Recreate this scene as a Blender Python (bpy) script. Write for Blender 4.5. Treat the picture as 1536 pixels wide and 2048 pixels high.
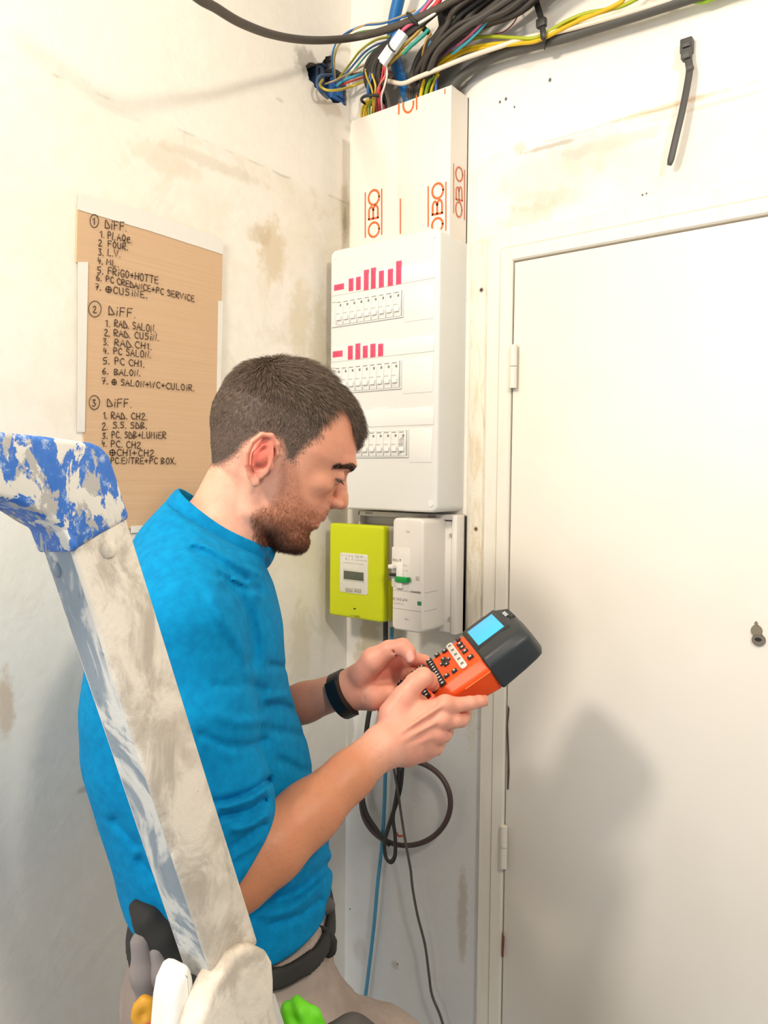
import bpy, bmesh, math, random
import numpy as np
from mathutils import Vector, Matrix

for o in list(bpy.data.objects): bpy.data.objects.remove(o, do_unlink=True)
S = bpy.context.scene
COL = S.collection

# ---------------------------------------------------------------- camera
F_ = 1528.6; YAW = .6599; PIT = .0489; ROLL = .0089
_c, _s = math.cos(YAW), math.sin(YAW)
Fw = np.array([-_s*math.cos(PIT), _c*math.cos(PIT), -math.sin(PIT)])
_R0 = np.array([_c, _s, 0]); _U0 = np.cross(_R0, Fw)
R_ = _R0*math.cos(ROLL)+_U0*math.sin(ROLL); U_ = _U0*math.cos(ROLL)-_R0*math.sin(ROLL)
C_ = np.array([1.055, -1.234, 1.58])
def dirv(px, py): return Fw+R_*(px-768)/F_-U_*(py-1024)/F_
def P(px, py, d): return C_+d*dirv(px, py)
def RW(px, py, off=0.):
    v = dirv(px, py); return C_+v*((-off-C_[1])/v[1])
def LW(px, py, off=0.):
    v = dirv(px, py); return C_+v*((off-C_[0])/v[0])
def WW(px, py, off=0.): return LW(px, py, off) if px < 696 else RW(px, py, off)
def proj(p):
    q = np.array(p)-C_; z = q@Fw; return np.array([768+F_*(q@R_)/z, 1024-F_*(q@U_)/z])

cam = bpy.data.cameras.new('camera'); co = bpy.data.objects.new('camera', cam); COL.objects.link(co)
cam.sensor_fit = 'VERTICAL'; cam.sensor_height = 36.; cam.lens = F_/2048*36; cam.clip_start = .02
co.matrix_world = Matrix(((R_[0], U_[0], -Fw[0], C_[0]), (R_[1], U_[1], -Fw[1], C_[1]), (R_[2], U_[2], -Fw[2], C_[2]), (0, 0, 0, 1)))
S.camera = co

# ---------------------------------------------------------------- light
S.view_settings.view_transform = 'Standard'; S.view_settings.look = 'None'; S.view_settings.gamma = 1
S.view_settings.use_curve_mapping = False; S.view_settings.exposure = 0.0
w = bpy.data.worlds.new('world'); S.world = w; w.use_nodes = True
w.node_tree.nodes['Background'].inputs[0].default_value = (.80, .90, 1.0, 1)
w.node_tree.nodes['Background'].inputs[1].default_value = .38
def area(name, loc, tgt, size, power, col, shape='DISK'):
    l = bpy.data.lights.new(name, 'AREA'); l.shape = shape; l.size = size; l.energy = power; l.color = col
    o = bpy.data.objects.new(name, l); COL.objects.link(o); o.location = loc
    o.rotation_euler = (Vector(tgt)-Vector(loc)).to_track_quat('-Z', 'Y').to_euler(); return o
area('hall_lamp', (.34, -1.72, 2.48), (.25, -.35, 1.6), .22, 19, (1, .90, .76))
area('right_lamp', (1.75, -1.15, 2.5), (.35, -.45, 1.85), .20, 14, (1, .91, .78))
area('window_light', (.9, -3.2, 1.1), (.3, 0, 1.0), 1.6, 20, (.80, .90, 1.0), 'SQUARE')

# ---------------------------------------------------------------- node helper
def lin(c):
    if isinstance(c, str): c = tuple(int(c[i:i+2], 16) for i in (0, 2, 4))
    return tuple((x/255/12.92 if x/255 <= .04045 else ((x/255+.055)/1.055)**2.4) for x in c[:3])+(1.,)
class G:
    def __init__(s, name, rough=.6, **kw):
        s.m = bpy.data.materials.new(name); s.m.use_nodes = True; s.t = s.m.node_tree; s.n = s.t.nodes
        s.b = s.n['Principled BSDF']; s.set(s.b.inputs['Roughness'], rough)
        for k, v in kw.items(): s.set(s.b.inputs[k.replace('_', ' ')], v)
        s.geo = None
    def set(s, sock, v):
        if hasattr(v, 'is_linked') or hasattr(v, 'links'): s.t.links.new(v, sock)
        else: sock.default_value = v
    def pos(s):
        if s.geo is None: s.geo = s.n.new('ShaderNodeNewGeometry').outputs['Position']
        return s.geo
    def obj(s): return s.n.new('ShaderNodeTexCoord').outputs['Object']
    def sc(s, v, k, off=(0, 0, 0)):
        m = s.n.new('ShaderNodeMapping'); s.set(m.inputs[0], v); m.inputs['Scale'].default_value = k; m.inputs['Location'].default_value = off; return m.outputs[0]
    def noise(s, v, scale, detail=4, rough=.55, dist=0):
        n = s.n.new('ShaderNodeTexNoise'); s.set(n.inputs['Vector'], v); n.inputs['Scale'].default_value = scale
        n.inputs['Detail'].default_value = detail; n.inputs['Roughness'].default_value = rough; n.inputs['Distortion'].default_value = dist
        return n.outputs[0]
    def ma(s, op, a, b=0, c=0):
        n = s.n.new('ShaderNodeMath'); n.operation = op; s.set(n.inputs[0], a); s.set(n.inputs[1], b); s.set(n.inputs[2], c); return n.outputs[0]
    def mr(s, v, a, b, c=0., d=1.):
        n = s.n.new('ShaderNodeMapRange'); n.interpolation_type = 'SMOOTHSTEP'; s.set(n.inputs[0], v)
        for i, x in enumerate((a, b, c, d)): n.inputs[i+1].default_value = x
        return n.outputs[0]
    def mix(s, f, a, b):
        n = s.n.new('ShaderNodeMix'); n.data_type = 'RGBA'; s.set(n.inputs[0], f); s.set(n.inputs[6], a); s.set(n.inputs[7], b); return n.outputs[2]
    def xyz(s, v):
        n = s.n.new('ShaderNodeSeparateXYZ'); s.set(n.inputs[0], v); return n.outputs
    def blob(s, v, c, r, nz=None, amt=.6):
        m = s.n.new('ShaderNodeVectorMath'); m.operation = 'SUBTRACT'; s.set(m.inputs[0], v); m.inputs[1].default_value = tuple(c)
        q = s.n.new('ShaderNodeVectorMath'); q.operation = 'DIVIDE'; s.set(q.inputs[0], m.outputs[0]); q.inputs[1].default_value = tuple(r)
        l = s.n.new('ShaderNodeVectorMath'); l.operation = 'LENGTH'; s.set(l.inputs[0], q.outputs[0]); d = l.outputs['Value']
        if nz is not None: d = s.ma('ADD', d, s.ma('MULTIPLY', s.ma('SUBTRACT', nz, .5), amt*4))
        return s.mr(d, 1.25, .55)
    def col(s, v): s.set(s.b.inputs['Base Color'], v); return s
    def bump(s, h, strength=.3, dist=.002):
        b = s.n.new('ShaderNodeBump'); b.inputs['Strength'].default_value = strength; b.inputs['Distance'].default_value = dist
        s.set(b.inputs['Height'], h); s.set(s.b.inputs['Normal'], b.outputs[0]); return s
_mc = {}
def plain(c, rough=.5, name=None, var=.06, **kw):
    key = (str(c), rough, str(kw))
    if key in _mc: return _mc[key]
    g = G(name or 'paint', rough, **kw); a = lin(c); d = tuple(x*(1-var) for x in a[:3])+(1,)
    g.col(g.mix(g.noise(g.obj(), 60, 3), d, a)); _mc[key] = g.m; return g.m

# ---------------------------------------------------------------- object helpers
def link(name, me, mat, parent=None, smooth=False, auto=None):
    o = bpy.data.objects.new(name, me); COL.objects.link(o)
    for m in (mat if isinstance(mat, (list, tuple)) else [mat]): me.materials.append(m)
    if smooth: me.shade_smooth()
    if auto is not None: me.shade_smooth(); me.set_sharp_from_angle(angle=math.radians(auto))
    if parent is not None: o.parent = parent
    return o
def tag(o, label=None, cat=None, group=None, kind=None):
    for k, v in (('label', label), ('category', cat), ('group', group), ('kind', kind)):
        if v: o[k] = v
    return o
def empty(name, loc, label=None, cat=None, group=None, rz=0):
    o = bpy.data.objects.new(name, None); COL.objects.link(o); o.location = loc; o.rotation_euler.z = rz; o.empty_display_size = .05
    return tag(o, label, cat, group)
def mesh(name, V, F, mat, parent=None, **kw):
    me = bpy.data.meshes.new(name); me.from_pydata([tuple(v) for v in V], [], F); me.update()
    return link(name, me, mat, parent, **kw)
def rel(V, o): return [np.array(v)-o for v in V]
def bx(bm, lo, hi, bev=0., seg=2):
    lo, hi = np.minimum(lo, hi), np.maximum(lo, hi)
    r = bmesh.ops.create_cube(bm, size=1); vs = r['verts']
    for v in vs: v.co = Vector([lo[i]+(v.co[i]+.5)*(hi[i]-lo[i]) for i in range(3)])
    if bev:
        es = list({e for v in vs for e in v.link_edges}); bmesh.ops.bevel(bm, geom=es, offset=bev, segments=seg, affect='EDGES', profile=.5)
def boxes(name, L, mat, parent=None, bev=0., seg=2):
    bm = bmesh.new()
    for b in L: bx(bm, b[0], b[1], b[2] if len(b) > 2 else bev, seg)
    me = bpy.data.meshes.new(name); bm.to_mesh(me); bm.free(); return link(name, me, mat, parent, auto=35)
def prism(name, poly, ax, a, b, mat, parent=None, bev=0., seg=3, auto=35):
    """polygon in the two axes other than ax, extruded along ax from a to b"""
    bm = bmesh.new(); idx = [i for i in range(3) if i != ax]
    vs = []
    for p in poly:
        c = [0, 0, 0]; c[idx[0]], c[idx[1]] = p; c[ax] = a; vs.append(bm.verts.new(c))
    f = bm.faces.new(vs); r = bmesh.ops.extrude_face_region(bm, geom=[f])
    for v in r['geom']:
        if isinstance(v, bmesh.types.BMVert): v.co[ax] = b
    bmesh.ops.recalc_face_normals(bm, faces=bm.faces)
    if bev:
        es = [e for e in bm.edges if abs(e.verts[0].co[ax]-e.verts[1].co[ax]) < 1e-7 and abs(e.verts[0].co[ax]-b) < 1e-7]
        bmesh.ops.bevel(bm, geom=es, offset=bev, segments=seg, affect='EDGES', profile=.5)
    me = bpy.data.meshes.new(name); bm.to_mesh(me); bm.free(); return link(name, me, mat, parent, auto=auto)
def rrect(x0, y0, x1, y1, r, n=6):
    out = []
    for cx, cy, a0 in ((x1-r, y0+r, -90), (x1-r, y1-r, 0), (x0+r, y1-r, 90), (x0+r, y0+r, 180)):
        for k in range(n+1):
            a = math.radians(a0+90*k/n); out.append((cx+r*math.cos(a), cy+r*math.sin(a)))
    return out
def smoothpts(pts, k=8):
    p = np.array(pts, float); n = len(p)
    if n < 3: return p
    q = np.vstack([2*p[0]-p[1], p, 2*p[-1]-p[-2]]); out = []
    for i in range(1, n):
        a, b, c, d = q[i-1], q[i], q[i+1], q[i+2]
        for t in np.arange(k)/k: out.append(.5*((2*b)+(c-a)*t+(2*a-5*b+4*c-d)*t*t+(3*b-a-3*c+d)*t**3))
    out.append(p[-1]); return np.array(out)
def tube(name, pts, r, mat, parent=None, k=8, ns=10, flat=None, closed=False, origin=None):
    """tube along 3D points; r a number or one per point; flat=(ratio, normal vector) for ribbons"""
    p = smoothpts(pts, k) if k > 1 else np.array(pts, float); n = len(p)
    rr = np.full(n, r) if np.isscalar(r) else np.interp(np.linspace(0, 1, n), np.linspace(0, 1, len(r)), r)
    T = np.gradient(p, axis=0); T /= np.linalg.norm(T, axis=1)[:, None]+1e-12
    up = np.array(flat[1], float) if flat else np.array([.3, .2, 1.]); V = []; N = np.cross(T[0], up); N /= np.linalg.norm(N)+1e-9
    for i in range(n):
        if flat: N = np.cross(T[i], up)
        else: N = N-T[i]*(N@T[i])
        N = N/(np.linalg.norm(N)+1e-9); B = np.cross(T[i], N)
        for j in range(ns):
            a = 2*math.pi*j/ns; V.append(p[i]+rr[i]*(N*math.cos(a)+B*math.sin(a)*(flat[0] if flat else 1)))
    Fs = [(i*ns+j, i*ns+(j+1) % ns, (i+1)*ns+(j+1) % ns, (i+1)*ns+j) for i in range(n-1) for j in range(ns)]
    Fs += [tuple(range(ns))[::-1], tuple(range((n-1)*ns, n*ns))]
    o0 = np.array(origin) if origin is not None else (p[0] if parent is None else np.zeros(3))
    o = mesh(name, np.array(V)-o0, Fs, mat, parent, auto=60)
    if parent is None or origin is not None: o.location = o0
    return o
# ---------------------------------------------------------------- signed distance modelling (numbers in mm)
def smin(a, b, k):
    h = np.clip(.5+.5*(b-a)/k, 0, 1); return b*(1-h)+a*h-k*h*(1-h)
def smax(a, b, k): return -smin(-a, -b, k)
def sph(p, c, r): return np.linalg.norm(p-np.array(c, np.float32), axis=-1)-r
def ell(p, c, r, M=None):
    q = p-np.array(c, np.float32)
    if M is not None: q = q@np.array(M, np.float32).T
    r = np.array(r, np.float32); k0 = np.linalg.norm(q/r, axis=-1); k1 = np.linalg.norm(q/(r*r), axis=-1)+1e-9
    return k0*(k0-1)/k1
def rc(p, a, b, r1, r2):
    a = np.array(a, np.float32); b = np.array(b, np.float32); ba = b-a; L2 = float(ba@ba)
    if L2 < 1e-6: return sph(p, a, max(r1, r2))
    h = np.clip(((p-a)@ba)/L2, 0, 1); return np.linalg.norm(p-a-h[..., None]*ba, axis=-1)-(r1+(r2-r1)*h)
def chain(p, pts, k=3.):
    d = None
    for i in range(len(pts)-1):
        a, b = pts[i], pts[i+1]; e = rc(p, a[:3], b[:3], a[3], b[3]); d = e if d is None else smin(d, e, k)
    return d
def polydist(x, y, pts):
    d = np.full(x.shape, 1e9, np.float32)
    for (ax, ay), (bx_, by_) in zip(pts[:-1], pts[1:]):
        dx, dy = bx_-ax, by_-ay; h = np.clip(((x-ax)*dx+(y-ay)*dy)/(dx*dx+dy*dy+1e-9), 0, 1)
        d = np.minimum(d, np.hypot(x-ax-h*dx, y-ay-h*dy))
    return d
def surfnet(f, lo, hi, h, fac=1.9):
    """naive surface nets of f on a block-sparse grid -> verts, quads"""
    lo = np.array(lo, float); n = np.ceil((np.array(hi)-lo)/h/8).astype(int); B = 8*h
    I = np.stack(np.meshgrid(*[np.arange(k) for k in n], indexing='ij'), -1).reshape(-1, 3)
    d = np.concatenate([f((lo+(c+.5)*B).astype(np.float32)) for c in np.array_split(I, max(1, len(I)//40000))])
    I = I[np.abs(d) < B*.87*fac]
    g = np.stack(np.meshgrid(*[np.arange(9)]*3, indexing='ij'), -1).reshape(-1, 3)
    keys = []; verts = []; ek = []; NX = 1 << 14
    def K(c): return (c[..., 0].astype(np.int64)*NX+c[..., 1])*NX+c[..., 2]
    for chunk in np.array_split(I, max(1, len(I)//400)):
        ci = chunk[:, None]*8+g[None]; v = f((lo+ci.reshape(-1, 3)*h).astype(np.float32)).reshape(len(chunk), 9, 9, 9).astype(np.float64)
        v[v == 0] = 1e-6; s = v < 0
        acc = np.zeros((len(chunk), 8, 8, 8, 3)); cnt = np.zeros((len(chunk), 8, 8, 8))
        for ax in range(3):
            o1, o2 = [a for a in range(3) if a != ax]
            for i in (0, 1):
                for j in (0, 1):
                    st = [0, 0, 0]; st[o1] = i; st[o2] = j; en = list(st); en[ax] = 1
                    A = v[:, st[0]:st[0]+8, st[1]:st[1]+8, st[2]:st[2]+8]; E = v[:, en[0]:en[0]+8, en[1]:en[1]+8, en[2]:en[2]+8]
                    m = (A < 0) != (E < 0); t = np.where(m, A/np.where(m, A-E, 1), 0)
                    for a in range(3):
                        acc[..., a] += m*(t if a == ax else st[a])
                    cnt += m
        act = cnt > 0; b, x, y, z = np.nonzero(act)
        c = chunk[b]*8+np.stack([x, y, z], -1); keys.append(K(c)); verts.append(lo+(c+acc[act]/cnt[act][:, None])*h)
        for ax in range(3):
            sl = [slice(0, 8)]*3; s2 = list(sl); s2[ax] = slice(1, 9)
            A = s[:, sl[0], sl[1], sl[2]]; E = s[:, s2[0], s2[1], s2[2]]; b, x, y, z = np.nonzero(A != E)
            ek.append(np.concatenate([chunk[b]*8+np.stack([x, y, z], -1), np.full((len(b), 1), ax), A[b, x, y, z][:, None].astype(int)], 1))
    keys = np.concatenate(keys); verts = np.concatenate(verts); o = np.argsort(keys); keys = keys[o]; verts = verts[o]
    ek = np.concatenate(ek); Q = []
    for ax in range(3):
        e = ek[ek[:, 3] == ax]; o1, o2 = [(1, 2), (2, 0), (0, 1)][ax]; c = e[:, :3]; q = []
        for i, j in ((0, 0), (1, 0), (1, 1), (0, 1)):
            k = c.copy(); k[:, o1] -= i; k[:, o2] -= j; kk = K(k); ix = np.clip(np.searchsorted(keys, kk), 0, len(keys)-1); ix[keys[ix] != kk] = -1; q.append(ix)
        q = np.stack(q, 1); fl = e[:, 4] == 0; q[fl] = q[fl][:, ::-1]; Q.append(q[(q >= 0).all(1)])
    return verts, np.concatenate(Q)
def fastmesh(name, V, F):
    me = bpy.data.meshes.new(name); V = np.asarray(V, np.float32); F = np.asarray(F, np.int32); n, k = F.shape
    me.vertices.add(len(V)); me.vertices.foreach_set('co', V.ravel()); me.loops.add(n*k); me.loops.foreach_set('vertex_index', F.ravel())
    me.polygons.add(n); me.polygons.foreach_set('loop_start', np.arange(n, dtype=np.int32)*k)
    me.update(calc_edges=True); me.validate(); return me
def setcol(me, C, name='Col'):
    a = me.color_attributes.new(name, 'FLOAT_COLOR', 'POINT'); C = np.concatenate([C, np.ones((len(C), 1))], 1).astype(np.float32); a.data.foreach_set('color', C.ravel())
def pchip(x, y, xi):
    """smooth-ish monotone interpolation"""
    x = np.array(x, float); y = np.array(y, float); o = np.argsort(x); x, y = x[o], y[o]; h = np.diff(x); dl = np.diff(y)/h; m = np.zeros(len(x))
    m[1:-1] = np.where(dl[:-1]*dl[1:] > 0, 2*dl[:-1]*dl[1:]/(dl[:-1]+dl[1:]+1e-12), 0); m[0], m[-1] = dl[0], dl[-1]
    i = np.clip(np.searchsorted(x, xi)-1, 0, len(x)-2); t = np.clip((xi-x[i])/h[i], 0, 1)
    return (2*t**3-3*t*t+1)*y[i]+(t**3-2*t*t+t)*h[i]*m[i]+(-2*t**3+3*t*t)*y[i+1]+(t**3-t*t)*h[i]*m[i+1]
SKIN_H = 1.5; SHIRT_H = 3.; NHAIR = 42000; NBEARD = 16000; NARM = 2200
# ================================================================ the room
def wallmat(name, side):
    g = G(name, .72); p = g.pos(); X = g.xyz(p); z = X[2]; a = X[0] if side == 'r' else X[1]
    fine = g.noise(p, 45, 5, .65); mid = g.noise(p, 9, 5, .6, .6); big = g.noise(p, 2.2, 3, .5); st = g.noise(g.sc(p, (30, 30, 9)), 1, 4, .6, 1.)
    c = g.mix(g.mr(big, .35, .7, 0, .5), lin('f4ede2'), lin('ece4d6'))
    if side == 'r':
        zc = g.ma('ADD', z, g.ma('MULTIPLY', g.ma('SUBTRACT', mid, .5), .02)); band = g.mr(zc, 2.165, 2.15)
        c = g.mix(g.ma('MULTIPLY', band, g.mr(mid, .35, .72, .05, .55)), c, lin('e3d6c2'))
        c = g.mix(g.ma('MULTIPLY', band, g.mr(g.noise(p, 16, 6, .7, 1.2), .56, .74, 0, .38)), c, lin('b0a594'))
        for (px, py, rx, rz, col, f) in ((1090, 355, .10, .045, 'a9a091', .22), (1090, 400, .07, .02, 'b5a894', .3), (1060, 430, .06, .02, 'c0a988', .3), (1210, 290, .10, .012, 'b9b0a2', .4), (1330, 215, .09, .005, 'd9a56c', .5), (1420, 210, .08, .003, 'd0a880', .3), (1100, 292, .06, .004, '9a9286', .6), (1040, 296, .015, .01, 'b0a898', .5), (1180, 310, .06, .03, 'c4bbad', .35)):
            q = RW(px, py); c = g.mix(g.ma('MULTIPLY', g.blob(p, q, (rx, 1, rz), fine, .55), f), c, lin(col))
        low = g.mr(z, 1.4, .95); c = g.mix(g.ma('MULTIPLY', low, .75), c, lin('d2d5d8'))  # dirty grey lower wall, with cool daylight tint painted into its colour
        for (px, py, rx, rz, col, f) in ((740, 1275, .03, .07, 'c8b89a', .8), (720, 1330, .02, .05, 'bfae90', .6), (945, 1250, .02, .22, 'cdbb98', .6), (930, 1330, .03, .12, 'cfc4ae', .5), (780, 175, .05, .055, '9d9890', .9), (900, 160, .035, .06, 'a29a8e', .9), (715, 430, .02, .06, 'cdbf9f', .6), (925, 1830, .012, .09, 'b0a28c', .6), (700, 1460, .012, .05, '9f9a92', .6), (790, 1930, .01, .01, 'a59a8c', .5), (720, 1900, .02, .03, 'b8b2a8', .4)):
            q = RW(px, py); c = g.mix(g.ma('MULTIPLY', g.blob(p, q, (rx, 1, rz), fine, .5), f), c, lin(col))
        crack = g.mr(g.ma('ABSOLUTE', g.ma('SUBTRACT', zc, 2.158)), .0022, .0006, 0, .35); c = g.mix(g.ma('MULTIPLY', crack, g.mr(mid, .42, .55)), c, lin('8d8578'))
    else:
        zc = g.ma('ADD', z, g.ma('MULTIPLY', g.ma('SUBTRACT', mid, .5), .012)); band = g.mr(zc, 2.15, 2.135); near = g.mr(a, -.75, -.35)
        c = g.mix(g.ma('MULTIPLY', g.ma('MULTIPLY', band, g.mr(a, -1., -.45, .25, 1)), g.mr(mid, .35, .7, .15, .7)), c, lin('e6dcc8'))
        c = g.mix(g.ma('MULTIPLY', g.ma('MULTIPLY', band, near), g.mr(g.noise(p, 7, 6, .7, 1.5), .50, .72, 0, .4)), c, lin('cabd9f'))
        for (px, py, ry, rz, col, f) in ((545, 500, .035, .06, 'cdb58c', .6), (520, 470, .03, .02, 'c2ac88', .5), (330, 320, .07, .022, 'd9c8b0', .45), (430, 330, .12, .012, 'c9bda6', .4), (690, 430, .018, .06, 'b5a787', .45), (690, 440, .006, .03, '6f675a', .4), (600, 640, .03, .08, 'd6c8a6', .6), (640, 720, .03, .14, 'd2c5a6', .6), (12, 1410, .012, .05, 'c9a57c', .8), (172, 1578, .016, .006, '8c7a66', .9), (195, 1620, .014, .04, 'b9ad9a', .5), (600, 1300, .03, .1, 'cfc09c', .6), (650, 1200, .02, .12, 'cdc1a4', .5), (615, 128, .035, .03, 'b7b0a6', .95), (660, 215, .04, .018, 'd9c8b6', .8), (560, 200, .01, .004, 'b9b1a5', .4), (240, 225, .05, .006, 'd9d6cc', .4)):
            q = LW(px, py); c = g.mix(g.ma('MULTIPLY', g.blob(p, q, (1, ry, rz), fine, .5), f), c, lin(col))
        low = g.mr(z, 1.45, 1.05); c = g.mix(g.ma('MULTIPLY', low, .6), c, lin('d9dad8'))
        crack = g.mr(g.ma('ABSOLUTE', g.ma('SUBTRACT', zc, 2.142)), .003, .001, 0, .45); c = g.mix(g.ma('MULTIPLY', crack, g.mr(mid, .45, .6)), c, lin('9a9488'))
        c = g.mix(g.mr(g.noise(g.sc(p, (4, 4, 1.2)), 6, 5, .7, 2), .62, .8, 0, .14), c, lin('a8a69e'))
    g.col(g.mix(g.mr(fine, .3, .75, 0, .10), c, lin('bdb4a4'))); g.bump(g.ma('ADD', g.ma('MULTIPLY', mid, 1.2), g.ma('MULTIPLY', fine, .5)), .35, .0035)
    return g.m
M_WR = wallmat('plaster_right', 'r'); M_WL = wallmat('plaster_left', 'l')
M_MORTAR = (lambda g: (g.col(g.mix(g.noise(g.pos(), 60, 5, .7), lin('6e665c'), lin('c9bba8'))), g.bump(g.noise(g.pos(), 80, 5, .7), .8, .01), g.m)[-1])(G('mortar', .9))
def struct(o): o['kind'] = 'structure'; return o
DX0 = .392; DX1 = 1.222; DZ = 1.959
# left wall with the broken-out hole
HOLE = [(612, 131), (620, 124), (632, 128), (645, 124), (652, 114), (662, 109), (667, 120), (664, 136), (676, 139), (688, 148), (692, 158), (693, 172), (693, 190), (693, 212), (684, 206), (672, 207), (662, 200), (650, 190), (641, 181), (632, 176), (626, 166), (619, 160), (616, 146)]
rs_ = random.Random(3); hp = []
for i, a in enumerate(HOLE):
    b = HOLE[(i+1) % len(HOLE)]
    for t in (0, .33, .66): hp.append((a[0]*(1-t)+b[0]*t+rs_.uniform(-1.6, 1.0), a[1]*(1-t)+b[1]*t+rs_.uniform(-1.6, 1.6)))
bm = bmesh.new(); outer = [bm.verts.new((0, y_, z_)) for y_, z_ in ((.0, 0), (.0, 2.62), (-3.6, 2.62), (-3.6, 0))]
inner = [bm.verts.new((0, min(LW(*a)[1], -.004), LW(*a)[2])) for a in hp]
ed = [bm.edges.new((outer[i], outer[(i+1) % 4])) for i in range(4)]; ei = [bm.edges.new((inner[i], inner[(i+1) % len(inner)])) for i in range(len(inner))]
bmesh.ops.triangle_fill(bm, edges=ed+ei, use_beauty=True)
back = [bm.verts.new((-.07, v.co.y*1.0, v.co.z)) for v in inner]; n = len(inner)
for i in range(n): f = bm.faces.new((inner[i], inner[(i+1) % n], back[(i+1) % n], back[i])); f.material_index = 1
f = bm.faces.new(back); f.material_index = 1
ob = [bm.verts.new((-.12, v.co.y, v.co.z)) for v in outer]
for i in range(4): bm.faces.new((outer[i], outer[(i+1) % 4], ob[(i+1) % 4], ob[i]))
bm.faces.new(ob); bmesh.ops.recalc_face_normals(bm, faces=bm.faces); me = bpy.data.meshes.new('wall_left'); bm.to_mesh(me); bm.free()
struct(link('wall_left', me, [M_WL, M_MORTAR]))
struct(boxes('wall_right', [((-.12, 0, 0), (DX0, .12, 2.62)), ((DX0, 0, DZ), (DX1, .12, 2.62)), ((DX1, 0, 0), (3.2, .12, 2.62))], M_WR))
struct(boxes('floor', [((-.12, -3.6, -.05), (3.2, .12, 0))], (lambda g: (g.col(g.mix(g.noise(g.pos(), 6, 5), lin('8f8a82'), lin('a8a299'))), g.m)[-1])(G('screed', .8))))
struct(boxes('ceiling', [((-.12, -3.6, 2.62), (3.2, .12, 2.7))], plain('f2efe8', .8)))
# door, casing, stain strip
M_DOOR = (lambda g: (g.col(g.mix(g.mr(g.noise(g.pos(), 3, 3), .35, .7), lin('ebe4d9'), lin('e6ded2'))), g.bump(g.noise(g.pos(), 120, 2), .06, .001), g.m)[-1])(G('door_paint', .42))
M_CASE = (lambda g: (g.col(g.mix(g.mr(g.noise(g.sc(g.pos(), (6, 6, 1.2)), 8, 5, .6), .5, .75, 0, .2), lin('e9e2d4'), lin('d3c5ab'))), g.bump(g.noise(g.pos(), 60, 4), .15, .002), g.m)[-1])(G('casing_paint', .5))
door = struct(boxes('door_1', [((DX0+.0022, -.012, .008), (DX1-.003, .028, DZ-.0025), .0015)], M_DOOR))
def hinge(z0, z1):
    h = boxes('hinge', [((DX0-.004, -.016, z0), (DX0+.002, -.0118, z1), .001)], plain('e4dccc', .4), door)
    tube('hinge_knuckle', [(HX_, -.0205, z0), (HX_, -.0205, (z0+z1)/2-.0006)], .0066, plain('e9e1d2', .4), h, k=1, ns=14)
    tube('hinge_knuckle', [(HX_, -.0205, (z0+z1)/2+.0006), (HX_, -.0205, z1)], .0066, plain('e9e1d2', .4), h, k=1, ns=14)
for a, b in ((690, 776), (1652, 1735)):
    px = 1027 if a < 1000 else 1008; HX_ = RW(px, (a+b)/2, .02)[0]; hinge(RW(px, b, .02)[2], RW(px, a, .02)[2])
# keyhole escutcheons
def disc_mb(bm, c, rx, rz, y0, y1, n=20):
    t = [bm.verts.new((c[0]+rx*math.cos(2*math.pi*i/n), y1, c[1]+rz*math.sin(2*math.pi*i/n))) for i in range(n)]
    b = [bm.verts.new((c[0]+rx*1.1*math.cos(2*math.pi*i/n), y0, c[1]+rz*1.1*math.sin(2*math.pi*i/n))) for i in range(n)]
    bm.faces.new(t)
    for i in range(n): bm.faces.new((t[i], b[i], b[(i+1) % n], t[(i+1) % n]))
def discs(name, L, mat, parent=None):
    bm = bmesh.new()
    for c, rx, rz, y0, y1 in L: disc_mb(bm, c, rx, rz, y0, y1)
    bmesh.ops.recalc_face_normals(bm, faces=bm.faces); me = bpy.data.meshes.new(name); bm.to_mesh(me); bm.free(); return link(name, me, mat, parent, auto=40)
M_BRASS = plain('8f7f68', .4, Metallic=.75)
ka, kb = RW(1513, 1262, .013), RW(1517, 1280, .013)
kc = discs('keyhole_cover', [((ka[0], ka[2]), .0075, .0085, -.0115, -.0145), ((ka[0]-.001, ka[2]+.011), .0022, .003, -.0115, -.014)], M_BRASS, door)
kl = discs('lock_cylinder', [((kb[0], kb[2]), .0090, .0086, -.0115, -.0155)], plain('7d7060', .35, Metallic=.8), door)
discs('key_slot', [((kb[0], kb[2]+.001), .0045, .0028, -.0154, -.0158)], plain('1c120a', .6), kl)
# casing: flat board with an inner bead
CX0 = RW(977, 800)[0]; BEAD = .367
pro = [(CX0, 0), (CX0, -.010), (CX0+.002, -.012), (BEAD-.002, -.012), (BEAD, -.0095), (BEAD+.0015, -.016), (DX0-.003, -.016), (DX0-.0005, -.013), (DX0-.0005, 0)]
bm = bmesh.new(); path = [(0, .0), (0, DZ), (1, DZ)]
def cpt(off, y_, k):      # off = distance outside the door edge
    if k == 0: return (DX0-off, y_, 0.)
    if k == 1: return (DX0-off, y_, DZ+off)
    if k == 2: return (DX1+off, y_, DZ+off)
    return (DX1+off, y_, 0.)
rows = [[bm.verts.new(cpt(DX0-x_, y_, k)) for x_, y_ in pro] for k in range(4)]
for k in range(3):
    for j in range(len(pro)-1): bm.faces.new((rows[k][j], rows[k][j+1], rows[k+1][j+1], rows[k+1][j]))
bmesh.ops.recalc_face_normals(bm, faces=bm.faces); me = bpy.data.meshes.new('trim_1'); bm.to_mesh(me); bm.free(); trim = struct(link('trim_1', me, M_CASE, auto=30))
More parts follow.
